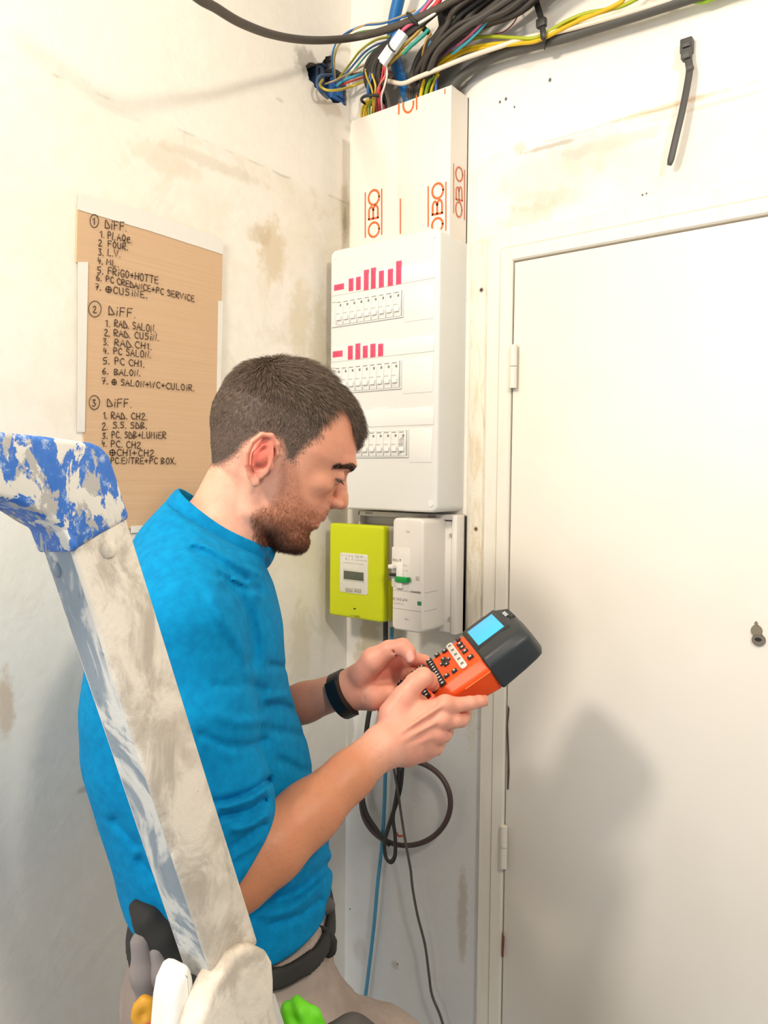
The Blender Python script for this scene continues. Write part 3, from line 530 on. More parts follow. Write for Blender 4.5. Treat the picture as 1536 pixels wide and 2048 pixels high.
for cx, cy in ((845, 305), (830, 1145)):
    c = KX(*z6(cx, cy))
    for st in ([(-.006, 0), (-.002, 0)], [(.002, 0), (.006, 0)], [(0, -.003), (0, .003)], [(-.001, .002), (.002, -.001)]):
        v_, f_ = ribbon([st], lambda a_, b_: np.array((c[0]+a_, -KD-.0004, c[1]+b_)), .0006, nf); b0 = len(A[0]); A[0].extend(v_); A[1].extend([tuple(i+b0 for i in f) for f in f_])
for y_ in (862, 1035):
    c = KX(*z6(700, y_)); v_, f_ = ribbon([[(0, c[1]), (kw-.004, c[1])]], lambda a_, b_: np.array((a_+.001, -KD-.0003, b_)), .0006, nf); b0 = len(A[0]); A[0].extend(v_); A[1].extend([tuple(i+b0 for i in f) for f in f_])
    v_, f_ = ribbon([[(.0, c[1]), (.04, c[1])]], lambda a_, b_: np.array((kw+.0003, -KD+.006+a_, b_)), .0006, (1., 0, 0)); b0 = len(A[0]); A[0].extend(v_); A[1].extend([tuple(i+b0 for i in f) for f in f_])
mesh('printing', A[0], A[1], plain('8b8780', .5), brk)

# ================================================================ cable tie fixed to the wall
tz = RW(1376, 100, 0); tie = empty('cable_tie', tz, 'dark grey cable tie hanging from a clip on the wall above the door', 'cable tie')
M_TIE = plain('464340', .5)
def rl(px, py, off): return RW(px, py, off)-tz
tube('strap', [rl(1374, 110, .014), rl(1378, 128, .015), rl(1378, 150, .016), rl(1366, 215, .020), rl(1352, 275, .022), rl(1342, 318, .020), rl(1338, 331, .018)], [.0055]*6+[.0035], M_TIE, tie, flat=(.22, (0, 1, 0)), origin=None)
q = rl(1376, 99, 0); boxes('clip', [((q[0]-.0085, -.014, q[2]-.010), (q[0]+.0095, .0, q[2]+.012), .002), ((q[0]-.005, -.020, q[2]-.022), (q[0]+.009, -.006, q[2]-.008), .002), ((q[0]-.004, -.018, q[2]-.004), (q[0]+.008, -.012, q[2]+.004), .001)], plain('4b4946', .5), tie)
bm = bmesh.new(); bmesh.ops.create_uvsphere(bm, u_segments=12, v_segments=8, radius=.0062); bmesh.ops.translate(bm, verts=bm.verts, vec=rl(1380, 137, .014)); me = bpy.data.meshes.new('knob'); bm.to_mesh(me); bm.free(); link('knob', me, plain('55534f', .45), tie, smooth=True)
# ================================================================ cables above the trunking
def CP(pts):
    pts = [tuple(map(float, q)) for q in pts]
    for rev in (0, 1):                                     # run on well beyond the part the photo shows
        if rev: pts = pts[::-1]
        if pts[0][1] <= -6:
            dx, dy = pts[0][0]-pts[1][0], pts[0][1]-pts[1][1]; s_ = 240/math.hypot(dx, dy); pts = [(pts[0][0]+dx*s_, pts[0][1]+dy*s_, pts[0][2])]+pts
        if rev: pts = pts[::-1]
    return [WW(x_, y_, o_) if y_ > -20 or x_ > 696 else LW(x_, y_, o_) for x_, y_, o_ in pts]
def cable(name, pts, r, c, label, group=None, rough=.45, cat='cable', flat=None, k=8, ns=10):
    o = tube(name, CP(pts), r, plain(c, rough), k=k, ns=ns, flat=flat); tag(o, label, cat, group); return o
# junction boxes in the hole
for (px, py, w_, h_, c, dep, lab) in ((652, 150, .030, .055, '38506e', -.014, 'dark slate blue junction box at the top of the broken wall hole'), (688, 186, .045, .035, '2f66a8', -.006, 'bright blue junction box low in the broken wall hole')):
    q = LW(px, py, 0); yy = min(q[1], -.006-w_/2); o = boxes('junction_box', [((-.040, -w_/2, -h_/2), (.0, w_/2, h_/2), .004), ((-.005, -w_/2-.003, -h_/2-.003), (.003, w_/2+.003, -h_/2+.002), .001), ((-.003, -w_/2-.003, h_/2-.003), (.003, w_/2+.002, h_/2+.002), .001), ((.0, -w_*.2, -h_*.3), (.004, w_*.2, h_*.3), .001)], plain(c, .4)); o.location = (dep, yy, q[2]); tag(o, lab, 'junction box')
cable('power_cable', [(330, -60, .25), (395, -5, .22), (430, 15, .20), (480, 45, .17), (540, 68, .13), (600, 79, .10), (660, 80, .075), (720, 73, .085), (780, 57, .09), (850, 30, .09), (930, -10, .09)], .0066, '4d453c', 'thick dark brown cable hanging in a slack curve across the wall corner', rough=.6)
cable('conduit_pipe', [(806, -40, .05), (797, 0, .045), (787, 50, .035), (787, 105, .022), (800, 150, .02), (815, 190, .025), (828, 235, .03), (836, 290, .03)], .0118, '1b6cae', 'bright blue flexible conduit running down into the right trunking', rough=.4)
cable('power_cable', [(893, 230, .03), (900, 190, .028), (915, 162, .028), (945, 136, .028), (990, 113, .028), (1060, 92, .028), (1130, 74, .028), (1200, 52, .028), (1290, 24, .028), (1420, -18, .028)], .0092, '55534e', 'thick grey-black cable curving from the trunking to the upper right', rough=.6)
cable('sheathed_wire', [(740, 158, .03), (775, 162, .05), (805, 167, .065), (833, 156, .07), (879, 137, .07), (931, 116, .06), (1002, 92, .05), (1060, 74, .045), (1150, 55, .04), (1320, 6, .035), (1420, -30, .035)], .0042, 'e9dac6', 'off-white round cable crossing in front of the bundle', rough=.4)
G_E = 'yellow and green earth wires'
for i, (pts, c, r, lab) in enumerate([
 ([(868, 250, .03), (866, 180, .035), (868, 140, .05), (896, 113, .055), (931, 98, .05), (984, 89, .045), (1037, 83, .042), (1079, 76, .04), (1120, 53, .04), (1148, 38, .04), (1231, 14, .04), (1262, -20, .04)], 'e6bf12', .0036, 'yellow wire running up to the right just above the white cable'),
 ([(872, 250, .028), (872, 180, .03), (874, 145, .046), (900, 120, .05), (934, 102, .05), (984, 94, .05), (1037, 87, .046), (1079, 80, .044), (1150, 45, .046), (1236, 8, .046), (1256, -20, .046)], 'd9ae0a', .0034, 'mustard yellow wire lying against the other yellow wire'),
 ([(905, 122, .04), (925, 92, .045), (945, 77, .05), (984, 73, .05), (1037, 76, .05), (1075, 74, .046), (1130, 44, .044), (1175, 26, .042), (1238, 14, .042), (1300, -15, .042)], 'a8b224', .0030, 'yellow-green wire arching over the yellow wires'),
 ([(1340, -20, .02), (1380, 0, .02), (1410, 3, .02), (1445, -10, .02)], '9cc32c', .0034, 'bright green wire dipping into view at the top edge'),
 ]): cable('earth_wire', pts, r, c, lab, G_E)
# the black bundle
rb = random.Random(8)
NB_ = 22
for i in range(NB_):
    t = i/(NB_-1); j = lambda s: rb.uniform(-s, s); off = .05+rb.uniform(-.02, .045)
    x_end = 905+t*165; c = rb.choice(['2f2b28', '3a3632', '453f3a', '4c4640', '3b342e'])
    pts = [(812+t*60+j(8), 225, .03), (820+t*48+j(6), 175, .035), (832+t*34+j(6), 138, off*.8), (850+t*38+j(7), 98, off), (880+t*72+j(9), 55+j(6), off+.01), (x_end-25+j(8), 22+j(6), off), (x_end+45+j(8), -35, off)]
    cable('power_cable', pts, rb.uniform(.0042, .0056), c, 'black sheathed cable in the thick dark bundle rising from the trunking', 'black sheathed cables of the bundle', rough=.6)
NL = 7
for i in range(NL):
    t = i/(NL-1); j = lambda s: rb.uniform(-s, s); off = .045+t*.02
    pts = [(748+t*22+j(2), 250, .03), (752+t*18, 205, .034), (731+t*30+j(2), 168, off), (733+t*30+j(2), 132, off+.01), (756+t*26+j(3), 100, off+.016), (800+t*20+j(4), 68, off+.02), (845+t*14+j(4), 38, off+.02), (905+t*25+j(6), -25, off+.02)]
    cable('power_cable', pts, rb.uniform(.0038, .005), rb.choice(['37312d', '423b36', '2c2825']), 'black sheathed cable bending down into the left trunking', 'black sheathed cables entering the left trunking', rough=.6)
WIRES = [
 ('blue', '2f6bb0', [(668, 160, .012), (664, 112, .03), (680, 76, .04), (720, 53, .05), (765, 47, .06), (820, 30, .07)], .0017, 'thin blue wire looping highest out of the wall hole'),
 ('tan', 'c7a56a', [(670, 160, .012), (670, 110, .028), (690, 72, .04), (730, 50, .05), (775, 43, .06), (830, 20, .07)], .0017, 'thin tan wire looping beside the highest blue wire'),
 ('green', '7f9a5a', [(672, 165, .01), (665, 125, .02), (676, 92, .03), (712, 66, .045), (760, 58, .055), (800, 52, .065)], .0016, 'thin sage green wire in the upper loop from the hole'),
 ('yg', 'a7a63a', [(676, 158, .01), (700, 128, .025), (722, 100, .04), (752, 80, .05), (785, 73, .055), (830, 70, .06)], .0022, 'olive yellow wire in the middle loop from the hole'),
 ('blue2', '4a6ea8', [(672, 168, .01), (700, 138, .025), (726, 108, .038), (752, 90, .048), (790, 78, .055), (840, 60, .06)], .002, 'slate blue wire under the olive yellow loop'),
 ('teal', '3aa29a', [(690, 160, .008), (715, 132, .03), (740, 104, .042), (775, 88, .05), (810, 72, .06)], .0016, 'teal wire among the middle loop'),
 ('yellow', 'c9b244', [(645, 160, .008), (640, 170, .02), (652, 180, .034), (676, 180, .04), (705, 172, .04), (735, 160, .045), (760, 150, .04)], .0026, 'yellow wire drooping lowest from the wall hole'),
 ('blue3', '2d4f78', [(668, 150, .006), (640, 152, .02), (634, 168, .03), (642, 184, .03), (655, 196, .01)], .003, 'dark blue wire curled at the left rim of the hole'),
 ('red', 'b5453c', [(680, 172, .01), (695, 165, .03), (722, 156, .04), (750, 146, .045)], .0022, 'dull red wire just above the drooping yellow wire'),
 ('cyan', '2f8fae', [(672, 172, .008), (690, 160, .026), (718, 150, .038), (748, 140, .042)], .003, 'cyan wire leaving the hole above the red wire'),
 ('tan2', 'b39a74', [(650, 168, .008), (672, 160, .024), (700, 146, .034), (730, 130, .042), (758, 118, .045)], .002, 'beige wire crossing the front of the hole'),
 ('red2', 'cf3540', [(764, 235, .03), (757, 196, .06), (765, 150, .072), (770, 126, .074), (778, 108, .07)], .0022, 'crimson wire dropping from the white connectors'),
 ('red3', 'd94f55', [(760, 230, .034), (760, 194, .062), (770, 170, .074), (771, 148, .076), (771, 126, .076), (783, 104, .072)], .002, 'light red wire beside the crimson wire'),
 ('pink', 'e08a78', [(753, 228, .034), (752, 196, .06), (758, 172, .07), (768, 156, .078), (774, 140, .078), (774, 124, .076)], .0018, 'salmon wire crossing the red wires'),
 ('white', 'ece2da', [(766, 232, .036), (763, 196, .066), (769, 172, .078), (774, 150, .080), (773, 128, .078)], .0018, 'white wire on the right of the red wires'),
 ('yel2', 'd6b23c', [(748, 235, .034), (749, 196, .062), (751, 172, .074), (744, 148, .076)], .002, 'golden yellow wire with a free end above the tie'),
 ('yel3', 'caa52e', [(744, 232, .034), (746, 198, .06), (743, 176, .068), (733, 152, .062), (730, 130, .05)], .002, 'ochre wire on the left of the tied wires'),
 ('red4', 'd8323a', [(835, 42, .085), (848, 32, .088), (864, 20, .088), (884, -8, .085), (895, -30, .08)], .0046, 'thick red wire at the top of the bundle'),
 ('white2', 'efe6dc', [(838, 47, .088), (856, 36, .09), (872, 24, .09), (890, -2, .088), (900, -30, .082)], .0030, 'thick white wire under the thick red wire'),
 ('pink2', 'd8607c', [(786, 80, .088), (800, 66, .09), (815, 53, .09), (832, 41, .088), (848, 18, .085), (875, -15, .08)], .0034, 'pink wire above the white connectors'),
 ('blue4', '2f72b4', [(780, 84, .085), (792, 66, .085), (808, 50, .085), (828, 33, .082), (852, 10, .08), (870, -18, .078)], .0036, 'mid blue wire above the pink wire'),
 ('tan3', 'b58f3c', [(752, 150, .060), (772, 128, .075), (796, 103, .085), (822, 78, .086), (838, 62, .082), (856, 40, .078)], .0030, 'brownish gold wire under the white connectors'),
 ('teal2', '2f9a86', [(806, 108, .085), (822, 92, .087), (845, 72, .084), (858, 58, .08)], .0034, 'green-teal wire beside the brownish gold wire'),
 ('yel4', 'b9a040', [(770, 138, .062), (788, 120, .078), (806, 104, .086), (812, 100, .086)], .003, 'olive wire end under the connectors'),
 ('bl5', '3f82b8', [(735, 190, .05), (738, 160, .06), (750, 128, .065), (772, 104, .07), (790, 86, .075)], .0024, 'blue wire inside the left bend of black cables'),
 ('bl6', '2b5a92', [(742, 205, .045), (739, 175, .064), (746, 150, .066), (760, 122, .066)], .0026, 'navy wire behind the golden yellow wire'),
 ('cy2', '36a0b4', [(905, 108, .07), (925, 92, .078), (950, 70, .08), (975, 42, .08), (1000, 10, .078)], .0022, 'cyan wire along the lower edge of the bundle'),
 ('pk3', 'cc6a86', [(915, 90, .075), (938, 72, .082), (960, 50, .084), (985, 25, .08), (1005, -5, .08)], .0024, 'rose wire along the lower edge of the bundle'),
 ('pu', '7a3f6c', [(878, 118, .06), (893, 104, .07), (905, 95, .075), (925, 80, .075)], .0020, 'purple wire at the foot of the bundle'),
 ('thin', 'a8525a', [(985, 70, .03), (1010, 62, .03), (1030, 42, .03), (1034, 26, .03), (1026, 4, .03), (1018, -20, .03)], .0012, 'hair-thin red wire curling right of the bundle'),
 ('tan4', 'a8803c', [(850, 135, .06), (845, 115, .07), (848, 95, .078), (853, 80, .08), (862, 66, .08)], .002, 'short tan wire in the middle of the bundle'),
 ('bl7', '3a7fa0', [(852, 150, .05), (850, 130, .065), (853, 105, .075), (862, 82, .08)], .002, 'short blue-grey wire in the middle of the bundle'),
 ('ye5', 'e2c21c', [(836, 240, .035), (842, 190, .04), (850, 160, .05), (860, 148, .05)], .0040, 'bright yellow wire standing in the right trunking'),
 ('ye6', '86a832', [(846, 240, .038), (852, 188, .042), (860, 162, .052), (868, 152, .05)], .0036, 'leaf green wire standing in the right trunking'),
 ('ye7', 'd9bf2a', [(858, 240, .034), (862, 186, .04), (870, 160, .046), (878, 148, .046)], .003, 'lemon wire standing in the right trunking'),
 ('bl8', '2b5aa8', [(872, 240, .034), (872, 180, .04), (874, 158, .044)], .003, 'royal blue wire standing in the right trunking'),
 ('brn', '7c5a44', [(700, 150, .02), (730, 146, .035), (760, 150, .03), (790, 156, .02), (800, 150, .02)], .003, 'brown wire crossing low behind the bundle'),
 ('sal', 'c4705c', [(755, 140, .02), (780, 144, .02), (803, 150, .015)], .003, 'coral wire crossing behind the blue conduit'),
 ('ltb', '7fb4c8', [(750, 150, .016), (778, 152, .016), (806, 156, .012)], .003, 'pale blue wire crossing behind the blue conduit')]
for nm, c, pts, r, lab in WIRES: cable('electric_wire', pts, r, c, lab, cat='wire', rough=.4, ns=8)
rg = random.Random(2)
for i in range(9):
    x_ = 722+i*5.4; c = ['d8b61e', 'e0c02a', 'c8a41c', '8fae3a', 'd2b422', '4f8a3a', '8a3450', '3a3a48', 'b84a5a'][i]
    cable('electric_wire', [(x_+4, 262, .030), (x_+1, 235, .034), (x_+2+rg.uniform(-2, 2), 215, .042), (735+i*2.8, 200, .055)], .0026, c, ['yellow wire leftmost under the tie', 'second yellow wire from the left under the tie', 'darker yellow wire under the tie', 'light green wire under the tie', 'yellow wire right of the light green one', 'green wire under the tie', 'plum wire under the tie', 'charcoal wire under the tie', 'reddish wire rightmost under the tie'][i], cat='wire', ns=8)
# white push-in connectors
for (px, py, lab) in ((795, 83, 'upper white push-in connector among the wires'), (775, 109, 'lower white push-in connector among the wires')):
    q = WW(px, py, .098); o = boxes('wire_connector', [((-.018, -.005, -.010), (.018, .005, -.0035), .001), ((-.018, -.005, -.003), (.018, .005, .003), .001), ((-.016, -.005, .0035), (.017, .005, .010), .001)], plain('eef0ee', .3)); o.location = q; o.rotation_euler = (.0, math.radians(-44), math.radians(8)); tag(o, lab, 'connector')
# cable ties round the bundles
def ring(name, px, py, off, rx, rz, ang, lab, r=.0024, tail=None):
    c = WW(px, py, off); e1 = np.array((math.cos(ang), 0, math.sin(ang))); e2 = np.array((0, 1., 0)); pts = [c+e1*rx*math.cos(t)+e2*rz*math.sin(t) for t in np.linspace(0, 2*math.pi, 22)]
    o = tube(name, pts, r, plain('262422', .5), k=2, ns=8); tag(o, lab, 'cable tie'); return o
ring('cable_tie', 746, 200, .055, .024, .020, -.1, 'black cable tie round the wires entering the left trunking', .0028)
ring('cable_tie', 838, 48, .07, .022, .030, -.9, 'black cable tie round the wires at the top of the bundle', .0030)
cable('cable_tie', [(782, 70, .10), (777, 88, .106), (782, 98, .108), (790, 104, .104)], .0016, '2c2a28', 'thin black cable tie round the white connectors', cat='cable tie')
o = cable('cable_tie', [(1067, -30, .03), (1073, 5, .035), (1081, 32, .045), (1085, 55, .052), (1087, 78, .050), (1089, 94, .030)], .0052, '2e2c2a', 'black cable tie holding the thick cable near the top edge', cat='cable tie', flat=(.35, (0, 1, 0)))
q = WW(1083, 47, .05); k_ = boxes('buckle', [((-.008, -.006, -.007), (.009, .004, .007), .002)], plain('2a2826', .5), o); k_.location = q-np.array(o.location)
cable('power_cable', [(955, 50, .06), (975, 38, .058), (1010, 32, .055), (1045, 15, .05), (1075, -6, .05), (1110, -30, .05)], .0060, '3c3835', 'black cable branching right from the bundle towards the cable tie', rough=.6)

# ================================================================ cables below the meter
G_L = None
cable('flat_cable', [(771, 1238, .03), (771, 1262, .03), (770, 1300, .032), (760, 1360, .034), (742, 1410, .034), (733, 1460, .034), (726, 1530, .032), (724, 1585, .03), (732, 1625, .03), (750, 1655, .03), (766, 1676, .03), (780, 1690, .03)], .0062, '2b2826', 'black flat cable leaving the bottom of the meter', flat=(.45, (0, 1, 0)))
pts = [(812+89*math.cos(t), 1606+85*math.sin(t), .026) for t in np.linspace(math.radians(-100), math.radians(215), 26)]
cable('coiled_cable', pts, .0052, '4e3c3c', 'dark brown cable coiled into a loose ring on the wall', k=3)
cable('flat_cable', [(812, 1480, .04), (806, 1525, .042), (800, 1580, .044), (783, 1635, .044), (770, 1680, .044), (771, 1712, .044), (781, 1724, .044), (790, 1710, .044), (790, 1670, .044), (786, 1635, .044), (793, 1590, .046), (797, 1550, .046), (792, 1490, .046)], .0046, '33302d', 'black flat cable folded into a narrow hanging loop', flat=(.5, (0, 1, 0)))
cable('blue_cable', [(784, 1255, .024), (783, 1300, .024), (778, 1400, .024), (772, 1500, .022), (769, 1600, .020), (764, 1690, .020), (756, 1760, .020), (748, 1850, .020), (737, 1945, .02), (722, 2060, .02)], .0040, '4b93b5', 'pale blue cable hanging straight down the wall', rough=.4)
cable('grey_wire', [(786, 1490, .05), (787, 1530, .05), (796, 1585, .05), (804, 1640, .05), (812, 1690, .05), (821, 1738, .046), (825, 1775, .042), (835, 1830, .04), (850, 1890, .036), (858, 1950, .034), (864, 1990, .03), (880, 2030, .03), (892, 2070, .03)], .0026, '55524e', 'thin grey-black wire hanging down past the coiled ring')
cable('red_tie', [(793, 1666, .034), (798, 1672, .036), (806, 1672, .036), (812, 1680, .034)], .0022, 'd0604c', 'small red tie on the coiled ring', cat='cable tie')
# ================================================================ the person
Oh = P(545, 925, .97)
ey = -dirv(545, 925); ey /= np.linalg.norm(ey)
ez = np.array([0, 0, 1.])-ey*ey[2]; ez /= np.linalg.norm(ez); ex = np.cross(ez, ey)
FR = np.stack([ex, ey, ez])                      # rows: body axes in the world
def HQ(px, py, d): return (FR@(P(px, py, d)-Oh))*1000
def W2(q): return np.asarray(q)@FR/1000+Oh
FEET = Oh+ex*-.10; FEET = np.array([FEET[0], FEET[1], 0.])
HP_ = math.radians(25); cp_, sp_ = math.cos(HP_), math.sin(HP_)
def uvy(p): return p[..., 0]*cp_-p[..., 2]*sp_, p[..., 0]*sp_+p[..., 2]*cp_, p[..., 1]
def H(u, v, y=0., *r): return (u*cp_+v*sp_, y, -u*sp_+v*cp_)+tuple(r)
MH = np.array([[cp_, 0, -sp_], [0, 1, 0], [sp_, 0, cp_]])     # body -> (u, y, v)

FRONT = [(129, -6), (128.4, 8), (127, 18), (122, 32), (114, 48), (104, 62), (95, 71), (87, 77.5), (75, 83.5), (62, 89), (51, 92.2), (42, 94.2), (35, 94.2), (29, 91.5), (23, 88.5), (14, 86.5),
         (2, 86), (-8, 87), (-17, 89), (-24, 91), (-32, 90.5), (-38, 88.5), (-44, 86.5), (-50, 85), (-57, 80.5), (-64, 80), (-72, 82), (-80, 81.5), (-86, 77), (-91, 68), (-94.5, 55), (-95.5, 48)]
BACK = [(129, -8), (128.4, -20), (127, -30), (121, -46), (110, -62), (96, -76), (77, -88), (57, -96), (40, -97), (18, -92), (0, -84), (-16, -76), (-28, -66), (-38, -46), (-48, -26), (-58, -10), (-70, 6), (-80, 20), (-90, 38), (-95.5, 46)]
WID = [(129, 2), (128, 18), (125, 28), (120, 37), (110, 50), (95, 62.5), (75, 71.5), (55, 76), (35, 76), (15, 73.5), (0, 70.5), (-20, 66), (-40, 61), (-60, 55), (-75, 48), (-85, 40), (-92, 28), (-95.5, 12)]
_fv = np.array(FRONT); _bv = np.array(BACK); _wv = np.array(WID)
def head_loft(u, v, y):
    vc = np.clip(v, -95.4, 128.9); xf = pchip(_fv[:, 0], _fv[:, 1], vc); xb = pchip(_bv[:, 0], _bv[:, 1], vc); w = pchip(_wv[:, 0], _wv[:, 1], vc)
    a = (xf-xb)/2; m = (xf+xb)/2; n = 2.25
    N = ((np.abs(u-m)/a)**n+(np.abs(y)/w)**n)**(1/n); d = (N-1)*np.minimum(a, w)
    ov = np.maximum(v-128.9, -95.4-v); return np.where(ov > 0, np.maximum(d, ov)+0, np.maximum(d, ov*.9))
def sd_head(p):
    u, v, y = uvy(p); ay = np.abs(y); q = np.stack([p[..., 0], ay, p[..., 2]], -1)     # mirrored copy
    d = head_loft(u, v, y)
    d = smin(d, ell(q, H(62, 2, 43), (13, 13, 9), MH), 16)                    # cheekbones
    d = smin(d, ell(q, H(20, -58, 44), (26, 14, 20), MH), 10)                  # jaw angle
    d = smin(d, chain(q, [H(88, 39, 6, 5.5), H(88, 41, 22, 6), H(76, 38, 42, 5)], 4), 8)   # brow ridge
    d = smax(d, -ell(q, H(92, 21, 32), (11, 17, 9), MH), 9)                   # sockets
    d = smax(d, -ell(q, H(84, -26, 36), (5, 10, 12), MH), 18)                  # hollow below cheek
    # nose
    d = smin(d, chain(p, [H(83, 30, 0, 7.5), H(86.5, 20, 0, 6.5), H(92, 9, 0, 7.3), H(97.5, -2, 0, 8.5), H(102.3, -9, 0, 8.2)], 5), 6)
    d = smin(d, ell(q, H(93.5, -12, 11.5), (10.2, 7.8, 6.6), MH), 3.5)
    d = smax(d, -chain(q, [H(90, -2, 13, .8), H(84.5, -10, 17.5, .9), H(86, -18, 17, .8)], 1), 3)
    d = smin(d, rc(p, H(101, -13, 0), H(91, -18, 0), 4.6, 4), 3)
    d = smax(d, -rc(q, H(98.5, -18.5, 6.2), H(91.5, -18, 7.5), 2.6, 2), 1.5)
    # lips
    d = smin(d, chain(q, [H(86.5, -36.2, 0, 4.6), H(84.5, -37.5, 10, 4.6), H(75.5, -44, 23, 3.2)], 3), 3)
    d = smin(d, chain(q, [H(83.5, -46.5, 0, 5.2), H(80.5, -47.5, 11, 4.8), H(73, -49, 22, 3)], 3), 3)
    d = smax(d, -chain(q, [H(91, -41.2, 0, 1.0), H(88, -42, 10, 1.0), H(80, -46.5, 23, .9)], 1), 1.6)
    d = smin(d, ell(p, H(73, -78, 0), (13, 17, 13), MH), 7)                    # chin
    # eyes: lids over the ball with a narrow slit, looking down
    d = smin(d, sph(q, H(74.2, 18.5, 32), 13.8), 2.5)
    d = smax(d, -ell(q, H(83, 14.6, 34), (9, 14, 1.8), MH), 1.0)
    d = smax(d, -chain(q, [H(86.5, 25.8, 24, .6), H(87, 27, 32, .8), H(80, 25.5, 45, .7)], 1), 1.8)
    # ear
    q0 = q; ec = np.array(H(-8, 0, 78)[:3], np.float32); q = ec+(q-ec+np.array(H(6.5, 1.5, 0)[:3], np.float32))/.93
    e = chain(q, [H(6, 3, 73, 2.6), H(8, 14, 76, 3), H(3, 25, 79, 3.4), H(-8, 31, 82, 3.6), H(-19, 27, 85, 3.4), H(-25, 15, 87, 3.1), H(-25, 0, 86.5, 3), H(-20, -14, 84, 3), H(-11, -25, 80, 3.6), H(-1, -31, 77, 5.4)], 2)
    A = np.array([[-.26, 0, .966], [.90, .36, .242], [-.348, .933, -.094]])@MH
    pl = ell(q, H(-9, 2, 77.5), (30, 17.5, 3.6), A); e = smin(e, pl, 3)
    e = smin(e, chain(q, [H(0, 20, 78, 2), H(-12, 16, 82.5, 2.6), H(-17, 2, 83.5, 2.8), H(-12, -12, 81, 2.6), H(-2, -20, 78, 3)], 2), 2.2)
    e = smin(e, ell(q, H(7, -5, 75), (4.5, 4, 6), MH), 2)
    e = smax(e, -ell(q, H(-4, -3, 82), (7.5, 5.5, 12), MH), 2.2)
    e = smin(e, rc(q, H(-10, 4, 66), H(-8, 0, 76), 16, 11), 4)
    q = q0; d = smin(d, e*.93, 4)
    return d
def sd_neck(p):
    q = np.stack([p[..., 0], np.abs(p[..., 1]), p[..., 2]], -1)
    d = smin(rc(p, (-26, 0, -22), (-62, 0, -100), 53, 57), rc(p, (-62, 0, -100), (-84, 0, -170), 60, 66), 12)
    d = smin(d, chain(q, [(-22, 56, -20, 10), (-26, 50, -60, 10), (-16, 26, -118, 9)], 6), 9)
    d = smin(d, rc(p, (-8, 0, -82), (-16, 0, -100), 18, 15), 14)       # throat
    d = smin(d, chain(q, [(-76, 30, -104, 22), (-92, 110, -162, 34)], 12), 16)
    return d
def sd_trunk(p):
    d = chain(p, [(-90, 0, -170, 66), (-110, 0, -280, 88), (-95, 0, -400, 82), (-75, 0, -520, 84), (-70, 0, -640, 92)], 30)
    q = np.stack([p[..., 0], np.abs(p[..., 1]), p[..., 2]], -1)
    d = smin(d, rc(q, (-92, 40, -180), (-92, 130, -182), 58, 46), 30)
    return smin(d, rc(q, (-75, 45, -560), (-70, 70, -640), 78, 78), 25)
# arms.  Near arm = the right one
S_n = np.array((-92, 142, -180.)); E_n = HQ(482, 1748, .82); Wn = HQ(762, 1494, .925)
S_f = np.array((-92, -142, -180.)); E_f = HQ(392, 1478, 1.16); Wf = HQ(690, 1378, 1.075)
def lerp(a, b, t): return np.asarray(a)*(1-t)+np.asarray(b)*t
def _c(q, r): return tuple(q)+(r,)
def sd_arm(p, S0, E0, W0, side):
    d = chain(p, [_c(S0, 54), _c(lerp(S0, E0, .35), 47), _c(lerp(S0, E0, .75), 41), _c(E0, 36)], 15)
    up = np.array((0, 0, 1.))
    fo = chain(p, [_c(E0, 36), _c(lerp(E0, W0, .18)+np.array((0, 0, 2)), 39.5), _c(lerp(E0, W0, .45), 34.5), _c(lerp(E0, W0, .75), 27.5), _c(lerp(E0, W0, 1.), 24.5)], 10)
    ax = (W0-E0)/np.linalg.norm(W0-E0); n = np.cross(ax, np.cross((0, side, .2), ax)); n /= np.linalg.norm(n)
    fo = smin(fo, rc(p, lerp(E0, W0, .08)+n*9, lerp(E0, W0, .5)+n*6, 31, 27), 10)
    t = smin(d, fo, 8)
    ax2 = (S0-E0)/np.linalg.norm(S0-E0); ol = E0-(ax+ax2)/np.linalg.norm(ax+ax2)*20
    return smin(t, sph(p, ol, 21), 14)
def Hc(L): return [tuple(HQ(x, y, d))+(r,) for x, y, d, r in L]
# near hand: back of the hand to the camera, thumb over the keys
NH = dict(
    idx=Hc([(893, 1410, .953, 11.5), (912, 1410, .957, 9.6), (940, 1406, .966, 8.6), (958, 1403, .975, 7.8), (972, 1401, .985, 7.0)]),
    mid=Hc([(886, 1440, .950, 11.3), (908, 1441, .955, 9.6), (922, 1440, .966, 9.0), (930, 1430, .99, 8.2), (925, 1415, 1.012, 7.2)]),
    rng=Hc([(876, 1470, .953, 10.8), (888, 1470, .962, 9.2), (894, 1462, .982, 8.6), (893, 1448, 1.005, 7.8), (888, 1434, 1.02, 7.0)]),
    pnk=Hc([(858, 1495, .958, 10.0), (872, 1497, .968, 8.6), (879, 1488, .986, 7.8), (878, 1474, 1.004, 7.0), (874, 1462, 1.015, 6.2)]),
    thb=Hc([(783, 1428, .945, 16.5), (806, 1396, .951, 14.5), (830, 1366, .955, 12.2), (846, 1354, .960, 11.8), (858, 1360, .974, 10.2), (866, 1370, .986, 8.2)]))
